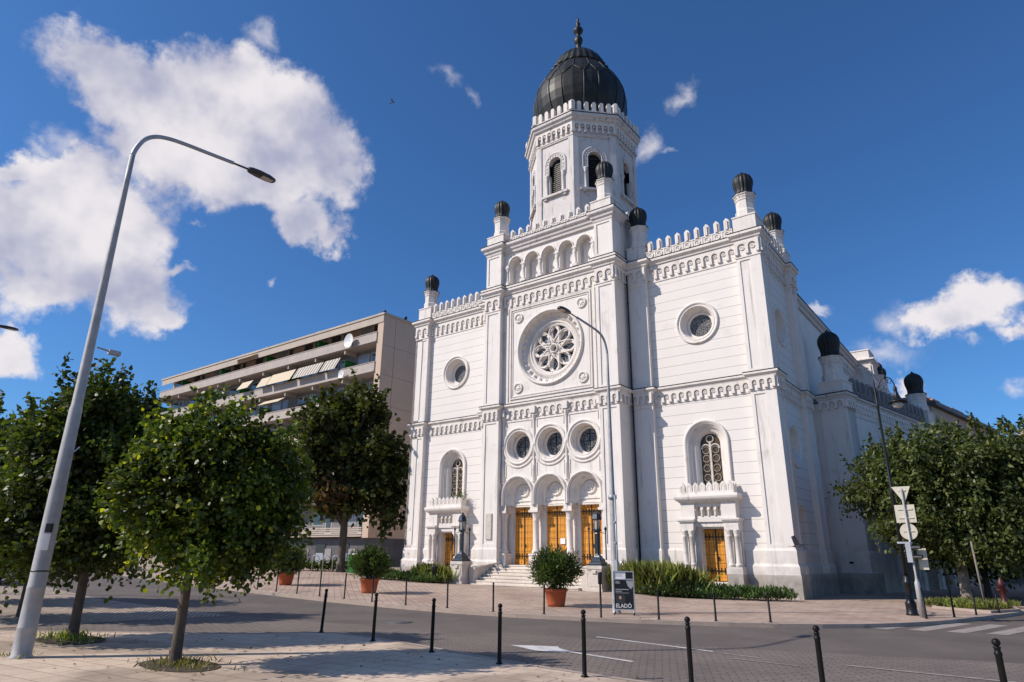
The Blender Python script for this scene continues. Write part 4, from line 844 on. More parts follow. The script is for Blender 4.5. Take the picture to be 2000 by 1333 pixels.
m=MB(); Om=oct_((AP_+.22)*k8); m.sweep(Om,[(-.3,27.945),(0,27.945),(0,28.14),(-.3,28.14)],True); m.build('parapet','plaster_old',SY)
TF2=[Fr(TC[0]+(AP_+.2)*cos(a),TC[1]+(AP_+.2)*sin(a),a+PI/2) for a in [k*PI/4 for k in range(8)]]
h2=(AP_+.2)*math.tan(PI/8)
for fr in TF2:
    for i in range(5):
        c=-h2+(i+1)*2*h2/6; m=MB(); merlon(m,fr,c,0,28.13,.26,.68,.22,True); m.build('merlon','plaster_trim',SY)
for k in range(8):
    a=PI/8+k*PI/4; x,y=TC[0]+(AP_+.08)*k8*cos(a),TC[1]+(AP_+.08)*k8*sin(a); m=MB(); m.lathe(x,y,[(.23,0),(.23,.62),(.12,.74),(.001,.8)],6,sm=False,phase=a,z0=28.13); m.build('merlon','plaster_trim',SY)
# big dome
dp=[(2.05,27.8),(2.45,28.5),(2.80,29.2),(3.05,29.9),(3.17,30.5),(3.19,31.0),(3.11,31.5),(2.91,32.1),(2.60,32.7),(2.27,33.2),(2.02,33.6)]
m=MB(); m.lathe(TC[0],TC[1],dp,32,sm=False,phase=PI/8)
DO=m.build('dome','copper_dark',SY)
m=MB()
def rr(z):
    for (a,b),(c,d) in zip(dp[:-1],dp[1:]):
        if b<=z<=d: return a+(c-a)*(z-b)/(d-b)
    return dp[-1][0]
def dpnt(t,z,e=.0): return (TC[0]+(rr(z)+e)*cos(t),TC[1]+(rr(z)+e)*sin(t),z)
for k in range(8):
    a=PI/8+k*PI/4; b=PI/4*.30
    m.tube([dpnt(a+b,z) for z in np.linspace(28.0,31.6,12)],.055,6); m.tube([dpnt(a-b,z) for z in np.linspace(28,31.6,12)],.055,6)
    # hexagonal heads
    m.tube([dpnt(a-b+2*b*q,31.6+ .70*(1-abs(2*q-1))) for q in np.linspace(0,1,7)],.05,6)
    c=PI/4-b
    m.tube([dpnt(a+b+(PI/4-2*b)*q,31.6+.85*(1-abs(2*q-1))) for q in np.linspace(0,1,9)],.05,6)
    m.tube([dpnt(a,z) for z in np.linspace(32.3,33.6,6)],.045,6); m.tube([dpnt(a+PI/8,z) for z in np.linspace(32.45,33.6,6)],.045,6)
m.build('seam_ribs','copper_dark',DO)
m=MB(); m.lathe(TC[0],TC[1],[(1.98,33.5),(2.06,33.54),(2.07,33.62),(1.98,33.68),(1.90,33.72),(1.82,34.0),(1.68,34.4),(1.43,34.82),(1.08,35.22),(.70,35.55),(.42,35.75),(.30,35.85)],112,lobes=28,lam=.055); m.build('dome_cap','copper_dark',DO)
m=MB(); m.lathe(TC[0],TC[1],[(.40,36.2),(.28,36.5),(.24,36.75),(.30,36.78),(.34,36.85),(.42,36.95),(.44,37.1),(.38,37.25),(.22,37.4),(.18,37.5),(.28,37.6),(.36,37.7),(.50,37.82),(.48,37.95),(.30,38.1),(.16,38.2),(.20,38.32),(.26,38.4),(.14,38.52),(.08,38.62),(.15,38.72),(.08,38.82),(.04,38.95)],32,lobes=8,lam=.06)
m.v=[(TC[0]+(x-TC[0])*.68,TC[1]+(y-TC[1])*.68,35.8+(z-36.2)*1.12) for x,y,z in m.v]; m.build('finial','copper_dark',DO)
# ================================================================== APARTMENT BLOCK
AX,AY=-22.9,6.84; FB=Fr(AX,AY,0)
AB=empty('apartment_block',(AX-15,AY,.5),'long concrete apartment block with balconies, awnings and dark ground floor','building')
FLR=[3.08+2.762*i for i in range(7)]; LEN=40.4; BW=4.37
def bp(mb,n,m,par=None,lab=None): return mb.build(n,m,par or AB,lab)
m=MB(); m.box(FB,-.75,0,-12,0,2.9,21.98); m.box(FB,-LEN,-.75,-12,-1.35,2.9,21.9); bp(m,'wall','concrete_warm')
for k in range(1,7): m=MB(); z=3.0+k*2.7; m.box(FB,-.01,.006,-12,0,z,z+.03); bp(m,'panel_joint','recess_wall')
m=MB(); m.box(FB,-.01,.007,-1.45,-1.41,2.95,21.9); bp(m,'panel_joint','recess_wall')

m=MB(); m.box(FB,-LEN-.2,.12,-12.1,.14,21.98,22.16); m.box(FB,-LEN,.0,.0,.06,21.3,21.979); bp(m,'roof_edge','concrete')
m=MB(); m.box(FB,-LEN,.04,-11.5,-.2,22.16,22.22); bp(m,'roof','roof_dark')
for (u,d,w,h) in ((-1.2,-1.0,.35,.55),(-1.9,-2.2,.5,.45),(-.7,-3.2,.3,.5)):
    m=MB(); p=FB(u,d,0); m.lathe(p[0],p[1],[(w*.4,0),(w*.4,h),(w*.55,h+.02),(w*.55,h+.12),(.05,h+.2)],10,z0=22.2); bp(m,'vent','lamp_dark')
m=MB(); m.box(FB,-LEN-.1,.03,-12,-.6,-.4,2.9); bp(m,'ground_floor','dark_stone')
for k in range(10): m=MB(); u=-1.9-k*3.1; m.box(FB,u-1.55,u-.15,-.6,-.55,.4,2.05); bp(m,'stone_panel','panel_stone')
for k in range(10):
    u=-3.55-k*3.1; f_=MB(); f_.box(FB,u-.65,u+.65,-.6,-.54,.75,2.45); f_=bp(f_,'shop_window','pane'); q=MB(); q.box(FB,u-.5,u+.5,-.54,-.52,.95,1.7); q.build('blind','pane_light',f_); q=MB(); q.box(FB,u-.75,u+.75,-.54,-.44,.66,.75); q.build('sill','white_paint',f_)
# louvred band just above the ground floor
m=MB()
for k in range(5): m.box(FB,-LEN,-.76,-.02,.06,3.0+k*.16,3.09+k*.16)
bp(m,'louvre_band','concrete')
for i,z in enumerate(FLR):
    if i>0 or True:
        zz=z if i else z+.0
        m=MB(); 
        m.box(FB,-LEN,-.75,-1.35,.0,z-.09,z+.12)                 # slab
        if i: m.box(FB,-LEN,-.74,-.06,.09,z+.02,z+.80); m.box(FB,-LEN,-.74,-.10,.13,z+.80,z+.86); m.box(FB,-LEN,-.74,-.02,.16,z-.06,z+.02)
        bp(m,'balcony','concrete_band')
    nb=int((LEN-.8)/BW)
    for b in range(nb):
        u=-.78-(b+1)*BW+BW; a=u-BW
        if i: 
            m=MB(); m.box(FB,a+.0,a+.16,-1.35,.02,z+2.28,z+2.66); bp(m,'beam','concrete')
        if i<2 and b>3: continue
        # recess window wall of each flat
        m=MB(); m.box(FB,a+.5,a+2.0,-1.36,-1.29,z+.95,z+2.3); w=bp(m,'window','frame_grey')
        q=MB(); q.box(FB,a+.56,a+1.94,-1.29,-1.28,z+1.0,z+2.25); q.build('pane',('pane_light' if (i*3+b)%3==0 else 'pane'),w)
        m=MB(); m.box(FB,a+2.3,a+3.15,-1.36,-1.29,z+.12,z+2.3); w=bp(m,'balcony_door','frame_grey'); q=MB(); q.box(FB,a+2.38,a+3.07,-1.29,-1.28,z+.3,z+2.2); q.build('pane','pane',w)
        if (i+b)%4==0: m=MB(); m.box(FB,a+3.3,a+4.1,-1.36,-1.24,z+1.1,z+2.2); bp(m,'shutter','pane_light')
        if (b+i)%2==1 and i: m=MB(); m.box(FB,a+.02,a+.07,-1.3,-.12,z+.12,z+1.75); bp(m,'divider','green_glass')
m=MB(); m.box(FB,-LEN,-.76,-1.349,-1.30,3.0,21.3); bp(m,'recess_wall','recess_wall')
def awning(u0,u1,z0,z1,out,mt,stripes=False):
    m=MB(); m.add([FB(u0,.10,z1),FB(u1,.10,z1),FB(u1,.10+out,z0),FB(u0,.10+out,z0),FB(u0,.10,z1-.03),FB(u1,.10,z1-.03),FB(u1,.10+out,z0-.03),FB(u0,.10+out,z0-.03)],[(0,1,2,3),(7,6,5,4),(0,4,5,1),(1,5,6,2),(2,6,7,3),(3,7,4,0)])
    a=bp(m,'awning',mt)
    if stripes:
        n=int((u1-u0)/.42); s=MB()
        for k in range(n):
            x=u0+(k+.25)*(u1-u0)/n; w=(u1-u0)/n*.45
            s.add([FB(x,.10,z1+.01),FB(x+w,.10,z1+.01),FB(x+w,.10+out,z0+.01),FB(x,.10+out,z0+.01)],[(0,1,2,3)])
        s.build('stripes','recess_wall',a)
T5=FLR[5]; T6=FLR[6]
awning(-41.0-AX,-39.3-AX,T5+.85,T5+1.9,.55,'awning'); awning(-39.1-AX,-35.2-AX,T5+.85,T5+2.0,.6,'awning'); awning(-34.8-AX,-30.9-AX,T5+.85,T5+2.0,.6,'awning_pale',True); awning(-30.6-AX,-28.4-AX,T5+.85,T5+2.0,.6,'awning_pale',True)
awning(-44.6-AX,-42.6-AX,T5+1.1,T5+2.0,.6,'awning'); awning(-46.5-AX,-42.5-AX,T6+1.75,T6+2.15,.7,'awning'); awning(-40-AX,-36.5-AX,FLR[4]+1.6,FLR[4]+2.1,.7,'awning')
def dish(x,z,r,lab):
    t=empty('satellite_dish',(x,AY-.35,z),lab,'satellite dish','satellite dishes on the balconies')
    m=MB(); n=16; rows=[]
    for k in range(5):
        q=r*k/4+.001; rows.append([(x+q*cos(2*PI*j/n)+.15*(r-q*q/r),AY-.55-.25*(q/r)**2*r+.12,z+q*sin(2*PI*j/n)*1.05) for j in range(n)])
    m.grid(rows,True); m.build('reflector','white_paint',t); m=MB(); m.tube([(x,AY-.5,z),(x,AY-.15,z-.1),(x,AY-.1,z-r*1.2)],.035,6); m.build('bracket','galv_far',t)
dish(-26.9,20.15,.62,'large white satellite dish on the top balcony of the apartment block'); dish(-27.6,17.1,.38,'small white satellite dish below the larger dish, on the lower balcony')
# ================================================================== OTHER BUILDINGS BEYOND
hb=empty('town_house',(15.5,24,0),'grey eaved house with brick chimneys beyond the last domed turret','house')
FH=Fr(12.95+16.6*sin(BA)-.6,7.5+16.6*cos(BA),PI/2-BA)
m=MB(); m.box(FH,0,16,-6,0,-.3,11.9); m.build('wall','concrete',hb)
m=MB(); m.box(FH,-.2,16.2,-6.2,.35,11.9,12.2); m.build('cornice','dark_stone',hb)
m=MB(); m.prism(FH,[(-.2,12.2),(16.2,12.2),(14,13.2),(2,13.2)],-5,-1); rfo=m.build('roof','roof_tile',hb)
for u in (3.4,7.8,9.2):
    m=MB(); m.box(FH,u,u+1.5,-1.6,-.8,12.1,13.0); m.box(FH,u-.08,u+1.58,-1.68,-.72,13.0,13.12); m.box(FH,u+.2,u+.5,-1.4,-1.0,13.12,13.3); m.build('chimney','chimney',rfo)
hc=empty('town_house',(24,40,0),'cream painted house with tiled roof at the right edge beyond the tree','house')
FH2=Fr(20.3,31,0); m=MB(); m.box(FH2,0,14,-10,0,-.3,10.4); m.build('wall','cream',hc)
m=MB(); m.box(FH2,-.3,14.2,-10,.3,10.4,10.75); m.build('cornice','cream',hc); m=MB(); m.prism(FH2,[(-.3,10.75),(14.2,10.75),(12,12.2),(2,12.2)],-10,0); m.build('roof','roof_tile',hc)
for k in range(4):
    m=MB(); m.box(FH2,1+k*3,2.2+k*3,0,.05,6.6,8.6); w=m.build('window','frame_grey',hc); m=MB(); m.box(FH2,1.1+k*3,2.1+k*3,.05,.06,6.7,8.5); m.build('pane','pane',w)
# ================================================================== VEGETATION
def basis_of(bx,by):
    n=Vector((bx-19.355,by+29.694)).normalized(); return Vector((n.y,-n.x,0)),Vector((n.x,n.y,0))
def leaves(name,P,Dr,size,mt,par,asp=.42,cup=0,kind=None,up=.35,szv=.35):
    """P points (n,3), Dr growth directions; one diamond shaped blade each"""
    n=len(P); Dr=Dr/np.linalg.norm(Dr,axis=1,keepdims=True)
    nr=rng.normal(size=(n,3)); nr[:,2]+=up*3; sd=np.cross(Dr,nr); sd/=np.linalg.norm(sd,axis=1,keepdims=True)+1e-9
    s=size*(1+szv*rng.uniform(-1,1,n))[:,None]; w=sd*s*asp; nn_=np.cross(Dr,sd)*s
    V=np.stack([P,P+Dr*s*.3+w+nn_*.08,P+Dr*s*.68+w*.78+nn_*.06,P+Dr*s-nn_*.06,P+Dr*s*.68-w*.78+nn_*.06,P+Dr*s*.3-w+nn_*.08],1).reshape(-1,3)
    me=bpy.data.meshes.new(name); me.vertices.add(6*n); me.vertices.foreach_set('co',V.astype(np.float32).ravel())
    me.loops.add(6*n); me.loops.foreach_set('vertex_index',np.arange(6*n,dtype=np.int32)); me.polygons.add(n); me.polygons.foreach_set('loop_start',np.arange(0,6*n,6,dtype=np.int32)); me.polygons.foreach_set('loop_total',np.full(n,6,dtype=np.int32)); me.update(calc_edges=True)
    me.materials.append(MAT[mt]); o=bpy.data.objects.new(name,me); C.objects.link(o)
    if par: o.parent=par; o.matrix_parent_inverse=par.matrix_world.inverted()
    if kind: o['kind']=kind
    return o
def tree(name,base,lobes,ncl,per,size,mt,label,group=None,r0=.12,r1=.06,forkz=1.2,bark='bark',csz=.30,extra=None,lean=(0,0),droop=.35,asp=.42,top=None,trunk_seg=10,shell=.5,gap=0,cat='tree',shoots=0):
    bx,by,bz=base; L_,Dv=basis_of(bx,by)
    t=empty(name,base,label,cat,group); B=Vector(base)
    LB=[(B+L_*l+Dv*d+Vector((0,0,z-bz)),a,b,c) for (l,d,z,a,b,c) in lobes]
    vol=np.array([a*b*c for _,a,b,c in LB])**.8; vol/=vol.sum(); cl=[]
    while len(cl)<ncl:
        k=rng.choice(len(LB),p=vol); c,a,b,cc=LB[k]; v=rng.normal(size=3); v/=np.linalg.norm(v); rad=(shell+(1-shell)*rng.uniform()**.8)*(1+rng.normal()*.05)
        p=c+L_*(v[0]*a*rad)+Dv*(v[1]*b*rad)+Vector((0,0,v[2]*cc*rad))
        if gap and noise.noise(p*1.1+Vector((bx,by,3)))<gap-.5: continue
        cl.append((p,(p-c).normalized()))
    Pl=[];Dl=[]
    for p,o in cl:
        tw=Vector((o.x+rng.normal()*.5,o.y+rng.normal()*.5,o.z*.6+.25-droop+rng.normal()*.35)).normalized()
        ln=csz*(1.2+rng.uniform()*1.4); m=per
        q=rng.uniform(0,1,m)[:,None]; base_=np.array(p-o*csz*.6)[None]+np.array(tw)[None]*q*ln+np.array((0,0,-1))[None]*q*q*ln*.25+rng.normal(size=(m,3))*csz*.33
        Pl.append(base_); dd=rng.normal(size=(m,3))*.75+np.array(tw)[None]*.8; dd[:,2]-=droop; Dl.append(dd)
    for i in range(shoots):
        k=rng.choice(len(LB),p=vol); c,a,b,cc=LB[k]; th=rng.uniform(0,2*PI); q=rng.uniform(.2,1); p=c+L_*(a*q*cos(th))+Dv*(b*q*sin(th))+Vector((0,0,cc*math.sqrt(max(.05,1-q*q))*.95))
        hd=Vector(((p-c).x*.5+rng.normal()*.15,(p-c).y*.5+rng.normal()*.15,1.0)).normalized(); ln=csz*rng.uniform(1.2,2.4); m=int(per*.9); t_=rng.uniform(0,1,m)[:,None]
        Pl.append(np.array(p)[None]+np.array(hd)[None]*t_*ln+rng.normal(size=(m,3))*csz*.10); dd=rng.normal(size=(m,3)); dd[:,2]-=.2; Dl.append(dd)
    Pl=np.concatenate(Pl);Dl=np.concatenate(Dl); leaves('crown',Pl,Dl,size,mt,t,asp)
    if extra:
        (l,d,z,a,b,c,n_,mt2)=extra; q=rng.normal(size=(n_,3))*np.array((a,b,c)); cc=B+L_*l+Dv*d+Vector((0,0,z-bz)); P2=np.array(cc)[None]+q[:,:1]*np.array(L_)[None]+q[:,1:2]*np.array(Dv)[None]+q[:,2:]*np.array((0,0,1))[None]
        leaves('dry_foliage',P2,rng.normal(size=(n_,3)),size,mt2,t,asp)
    # trunk and limbs
    m=MB(); cc=sum(((c*w) for (c,_,_,_),w in zip(LB,vol)),Vector()); tp=Vector(top) if top else cc+Vector((0,0,.5*max(c for *_,c in LB)))
    F0=B+Vector((lean[0],lean[1],forkz)); pts=[B+Vector((0,0,-.1)),B+Vector((0,0,.04)),B.lerp(F0,.35),B.lerp(F0,.7),F0,F0.lerp(tp,.35),F0.lerp(tp,.7),tp]
    m.tube(pts,[r0*1.35,r0*1.12,r0*.95,r0*.92,r0*.88,r1*.8,r1*.45,r1*.15],trunk_seg); m.build('trunk',bark,t)
    m=MB()
    for i in range(int(10+len(LB)*4)):
        p,o=cl[rng.integers(len(cl))]; s=F0.lerp(tp,rng.uniform(0,.75)); mid=s.lerp(p,.5)+Vector((0,0,.12*(p-s).length)); rr_=r1*(.3+.35*rng.uniform()); m.tube([s,s.lerp(mid,.6),mid,p],[rr_,rr_*.7,rr_*.5,rr_*.18],5,False)
    m.build('limbs',bark,t); return t
# lobes: lateral, depth, z, radii
tree('linden_tree',(8.84,-24.15,0),[(.10,0,2.6,1.15,1.2,1.1),(.75,.1,2.35,.9,1.0,.95),(-.6,0,2.45,.65,.8,.85),(.2,0,3.3,.70,.8,.65),(-.45,-.3,3.15,.5,.6,.45),(.8,0,3.05,.55,.75,.55),(.35,-.3,1.75,.9,.85,.55),(1.15,.1,2.65,.45,.5,.6)],1850,34,.072,'leaf_linden','young round linden tree with bright leaf tips, nearest the camera beside the lamp','street trees along the near pavement',r0=.085,r1=.05,forkz=1.15,csz=.20,droop=.5,asp=.40,shell=.25,gap=.16,shoots=100)
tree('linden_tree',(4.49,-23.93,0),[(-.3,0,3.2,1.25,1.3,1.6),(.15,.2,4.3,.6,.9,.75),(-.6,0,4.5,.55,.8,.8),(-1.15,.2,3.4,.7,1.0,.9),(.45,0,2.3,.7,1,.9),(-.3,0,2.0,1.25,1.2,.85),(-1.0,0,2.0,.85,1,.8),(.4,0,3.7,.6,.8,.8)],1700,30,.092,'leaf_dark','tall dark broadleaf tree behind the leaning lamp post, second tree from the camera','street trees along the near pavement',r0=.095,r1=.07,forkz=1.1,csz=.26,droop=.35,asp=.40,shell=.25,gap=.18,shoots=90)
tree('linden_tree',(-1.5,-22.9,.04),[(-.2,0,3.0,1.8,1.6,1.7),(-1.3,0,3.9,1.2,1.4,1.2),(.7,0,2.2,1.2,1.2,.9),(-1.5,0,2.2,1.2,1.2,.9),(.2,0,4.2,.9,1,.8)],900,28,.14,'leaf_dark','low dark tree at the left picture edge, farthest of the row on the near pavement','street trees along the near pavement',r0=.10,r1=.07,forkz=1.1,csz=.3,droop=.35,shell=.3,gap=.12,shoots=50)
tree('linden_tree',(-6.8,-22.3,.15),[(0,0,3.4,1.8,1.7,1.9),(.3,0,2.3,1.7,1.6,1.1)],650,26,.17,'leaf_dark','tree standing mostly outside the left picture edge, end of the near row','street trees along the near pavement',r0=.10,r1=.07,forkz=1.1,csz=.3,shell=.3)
tree('maple_tree',(-15.9,-1.25,.53),[(-1.7,0,8.8,2.0,2,1.8),(.3,0,11.2,1.7,1.9,1.5),(-1.8,0,10.4,1.6,1.6,1.3),(1.7,0,8.6,1.5,1.9,1.6),(.2,.3,8.0,2.2,2.2,1.8),(-2.6,0,6.6,1.6,1.6,1.5),(2.1,0,5.9,1.5,1.7,1.5),(.2,0,5.4,1.8,1.8,1.1),(-1.2,0,4.6,1.4,1.4,.8),(2.5,0,4.2,.9,1.2,.7),(2.9,0,7.0,.8,1,.9)],620,26,.30,'leaf_far','old maple with browning leaves in front of the apartment block, left of the white facade',None,r0=.27,r1=.22,forkz=2.5,csz=.55,droop=.3,extra=(-1.2,-1.6,5.2,.55,.45,.4,230,'leaf_brown'),shell=.3,gap=.36,asp=.42,trunk_seg=12,shoots=50)
SH=.3
tree('street_tree',(17.03,2.22,.05),[(l+SH,a,b,c,d,e) for l,a,b,c,d,e in [(-.6,0,4.6,2.4,2.4,1.9),(-2.5,0,4.8,1.3,1.5,1.3),(.6,0,5.4,2.1,2.2,1.4),(2.2,.2,5.0,1.8,2.1,1.5),(-3.4,0,4.4,.7,1,.65),(-1.6,0,3.2,1.6,1.8,.9),(1.0,0,3.2,2.4,2.3,1.2),(-1.4,0,5.8,1.3,1.5,.8),(.5,-.2,2.5,1.2,1.4,.7),(3.0,0,4.0,1.5,1.5,1.6),(2.3,-.2,2.7,1.5,1.5,.9),(-1.2,-.4,2.9,1.4,1.4,.75),(.4,-.5,2.35,1.5,1.3,.65)]],2000,30,.175,'leaf_right','wide bushy green tree hiding the side aisle, behind the sign post at right',None,r0=.20,r1=.16,forkz=1.7,bark='bark_pale',csz=.36,droop=.45,asp=.26,shell=.4,trunk_seg=12,gap=.12,shoots=120)
tree('street_tree',(19.6,15,.05),[(.5,0,4.6,2.8,2.6,2.6),(-2,0,4.2,2,2,2.0),(1.5,0,5.2,2,2,1.6)],350,26,.25,'leaf_dark','added dark tree deeper along the side street, darkening behind the wide right tree',None,r0=.2,r1=.15,forkz=1.6,csz=.5,droop=.4,asp=.3)  # tree added to darken the view behind the right tree
tree('street_tree',(17.4,8.6,.05),[(0,0,4.0,1.8,1.8,1.8),(0,0,2.4,2.0,1.6,1.2),(-1.2,0,3,1.2,1.4,1.2)],520,26,.2,'leaf_dark','small tree added to darken the gap between the wide right tree and aisle wall',None,r0=.14,r1=.1,forkz=1.2,csz=.4,droop=.4,asp=.3)  # added tree, fills in the dark under the right tree's crown
tree('street_tree',(19.0,8.5,.05),[(.5,0,4.4,2.6,2.6,2.4),(-1.8,0,3.6,2.2,2,2.0),(1.5,0,5.2,2,2,1.6),(0,0,2.4,2.6,2,1.0)],600,26,.22,'leaf_right','darker tree standing in shade at the right edge, beyond the hydrant',None,r0=.22,r1=.15,forkz=1.8,csz=.5,droop=.4,asp=.3)  # low crown lobe added to deepen the dark before the aisle wall
# background hedge patches on the left across the street
def bushmass(name,pts,rad,h,n,size,mt,label,cat='shrub',kind=None,group=None,blade=False,asp=.3,z=None):
    x0,y0=pts[0]; z0=H(x0,y0) if z is None else z
    t=empty(name,(sum(p[0] for p in pts)/len(pts),sum(p[1] for p in pts)/len(pts),z0),label,cat,group)
    P=[];Dd=[]
    for i in range(n):
        a=pts[rng.integers(len(pts)-1)] if len(pts)>1 else pts[0]; k=pts.index(a); b=pts[min(k+1,len(pts)-1)]; q=rng.uniform(); cx,cy=a[0]+(b[0]-a[0])*q,a[1]+(b[1]-a[1])*q
        th=rng.uniform(0,2*PI); rr_=rad*math.sqrt(rng.uniform()); x=cx+rr_*cos(th); y=cy+rr_*sin(th); hh=h*(1-.55*(rr_/rad)**2)*(.75+.5*noise.noise(Vector((x*1.3,y*1.3,z0))))
        zz=H(x,y)+hh*(rng.uniform()**.5 if not blade else rng.uniform()*.35); P.append((x,y,zz)); Dd.append((rng.normal()*(.8 if blade else .5),rng.normal()*(.8 if blade else .5),(.55 if not blade else 1.4)+abs(rng.normal())*.5))
    leaves('foliage',np.array(P),np.array(Dd),size,mt,t,asp); return t
bushmass('hedge',[(-9.6,-4.3),(-7.5,-4.2),(-5.0,-4.3)],.75,.62,4200,.17,'leaf_juniper','low spreading juniper hedge at the foot of the left wing','hedge',asp=.16)
bushmass('ornamental_grass',[(-6.0,-3.6),(-4.6,-3.9)],.8,1.0,1500,.60,'leaf_grass','tall pale green grasses in front of the left side door','shrub',blade=True,asp=.035)
bushmass('shrub',[(-6.4,-4.0),(-4.5,-4.3)],.7,.85,1800,.14,'leaf_oleander','leafy bush at the left of the stairs, beside the left stone pedestal',asp=.22)
bushmass('ornamental_grass',[(5.3,-2.6),(6.6,-3.0),(7.6,-2.4)],.95,1.2,4200,.95,'leaf_grass','tall feathery grass clump right of the steps','shrub',blade=True,asp=.02)
bushmass('shrub',[(6.7,-3.4),(7.4,-3.2),(8.1,-2.6)],.85,1.05,3000,.14,'leaf_oleander','dense leafy bush between the advertising board and the right side door',asp=.2)
bushmass('hedge',[(7.6,-3.0),(9.3,-2.0),(11.2,-1.55)],.75,.60,4600,.16,'leaf_juniper','low spreading juniper along the foot of the right wing','hedge',asp=.16)
bushmass('shrub',[(-23.4,-11.6),(-24.6,-10.5),(-26,-10)],.7,1.1,900,.22,'leaf_yellow','yellowish shrub across the road at the far left, behind the linden',asp=.3)
bushmass('hedge',[(-18.9,-2.2),(-17.5,-1.2),(-17.0,.5)],.9,.8,1500,.2,'leaf_dark','small dark hedge behind the bicycle hoops','hedge',asp=.3)
for (x,y,r,n,mt,lab,h_,s_) in ((8.95,-24.1,.62,330,'leaf_dry','sparse dry weeds around the foot of the front linden tree',.06,.10),(4.5,-23.95,.75,300,'leaf_grass','patch of weeds around the trunk of the second tree',.10,.13),(6.25,-25.35,.25,120,'leaf_grass','weeds at the foot of the nearest lamp post',.05,.08),(17.1,-.6,.9,1500,'leaf_grass','green weedy planting bed at the foot of the right tree',.28,.22),(17.4,.9,.9,900,'leaf_grass',None,.28,.22)):
    P=[];Dd=[]
    for i in range(n):
        th=rng.uniform(0,2*PI); q=abs(rng.normal())*r*.55 if x<12 else r*math.sqrt(rng.uniform()); x1,y1=x+q*cos(th)*1.35,y+q*sin(th)*.8; P.append((x1,y1,(H(x1,y1)-.0 if x>12 else G(x1,y1))+rng.uniform()*h_*.3)); Dd.append((rng.normal()*.7,rng.normal()*.7,1.1))
    if lab is None: lab='weedy green strip of the planting bed behind the sign post, nearer the building'
    o=leaves('weeds',np.array(P),np.array(Dd),s_,mt,None,.09); tag(o,lab,'weeds',kind='stuff')
# soil discs of the tree pits
for x,y,r in ((8.9,-24.1,.62),(4.5,-23.95,.7)):
    m=MB(); n=22; m.add([(x+r*1.3*cos(2*PI*i/n)*(1+.1*noise.noise(Vector((i,x,0)))),y+r*.75*sin(2*PI*i/n)*(1+.12*noise.noise(Vector((i*2,y,0)))),G(x,y)+.008) for i in range(n)],[tuple(range(n))]); setstruct(m.build('soil','soil'))
m=MB(); m.sweep([(16.35,-1.6),(17.9,-2.75),(18.55,-1.2),(18.3,1.5),(17,2.8),(16.2,1.5)],[(0,.0),(.12,.0),(.12,.13),(0,.13)],True); k_=m.build('kerb','kerb'); setstruct(k_)
# potted oleanders
def planter(x,y,s,label,R_=.78,seed=0):
    z=H(x,y); t=empty('potted_shrub',(x,y,z),label,'potted plant','terracotta planters in front of the synagogue')
    m=MB(); m.lathe(x,y,[(.27*s,0),(.30*s,.1),(.355*s,.46*s),(.39*s,.47*s),(.395*s,.55*s),(.35*s,.56*s),(.34*s,.48*s)],28,z0=z); m.build('pot','terracotta',t)
    m=MB(); m.lathe(x,y,[(.34*s,.47),(.33*s,.50*s),(.05,.52*s)],16,z0=z); m.build('soil','soil',t)
    P=[];Dd=[]
    for i in range(270):
        v=rng.normal(size=3); v/=np.linalg.norm(v); v[2]=v[2]*.85+.1; rad=R_*s*(.35+.65*rng.uniform()**.6)*(1+.32*noise.noise(Vector((v[0]*2,v[1]*2,v[2]*2+x))))
        c=np.array((x,y,z+1.10*s))+v*rad*np.array((1,1,.80)); 
        d0=v+np.array((0,0,.35)); 
        for k in range(24): P.append(c+rng.normal(size=3)*.085-d0*.08*rng.uniform()); Dd.append(d0*.9+rng.normal(size=3)*.55)
    leaves('foliage',np.array(P),np.array(Dd),.14*s,'leaf_oleander',t,.12)
    m=MB()
    for i in range(16):
        a=rng.uniform(0,2*PI); q=R_*s*rng.uniform(.3,.8); m.tube([(x+.1*cos(a),y+.1*sin(a),z+.45*s),(x+q*.5*cos(a),y+q*.5*sin(a),z+.8*s),(x+q*cos(a),y+q*sin(a),z+(1.1+.3*rng.uniform())*s)],.012,4,False)
    m.build('stems','bark',t)
planter(6.58,-10.45,1.0,'potted oleander in front of the steps, nearest of the three planters',.80)
planter(-2.52,-10.5,1.02,'potted oleander left of the steps, middle one of the three planters',.80)
planter(-8.4,-10.4,1.0,'pale, ragged potted shrub at the far left, farthest of the three planters',.88)
# ================================================================== STREET FURNITURE
def mkbollard():
    t=empty('bollard',(0,0,0),'','bollard'); m=MB(); m.lathe(0,0,[(.055,0),(.055,.012),(.036,.02),(.032,.05),(.030,.72),(.036,.73),(.036,.75),(.028,.755),(.028,.785),(.034,.79),(.034,.80),(.018,.805),(.018,.815)],18); m.build('post','bollard_black',t)
    m=MB(); m.lathe(0,0,[(.001,.80)]+[(.038*sin(a),.840-.038*cos(a)) for a in np.linspace(.4,PI-.05,9)],18); m.build('ball','bollard_black',t); return t
NB=[(6.86,-19.98,'nearest to the left of the frame, by the parking bay corner',-.035,.0),(8.78,-20.22,'second from the left in the front row, leaning a little',-.03,.05),(10.72,-20.6,'third from the left in the front row, over the tree shadow',-.015,0),(12.40,-20.83,'fourth from left in the front row, left of the arrow',0,0),(14.02,-20.95,'fifth in the front row, right of the painted arrow',.0,0),(15.62,-21.0,'sixth in the front row, below the right side door',.0,0),(17.2,-21.05,'seventh in the front row, below the right corner of the synagogue',.0,0),(18.9,-21.2,'at the right edge, closest to the camera',0,0)]
b0=mkbollard()
for i,(x,y,l,lx,ly) in enumerate(NB):
    c=b0 if i==0 else copy_tree(b0); c.location=(x,y,G(x,y)+.003); c.rotation_euler=(ly,lx*-1.0,random.uniform(0,3)); c['label']='black ball-topped bollard, '+l; c['group']='black bollards along the near pavement'
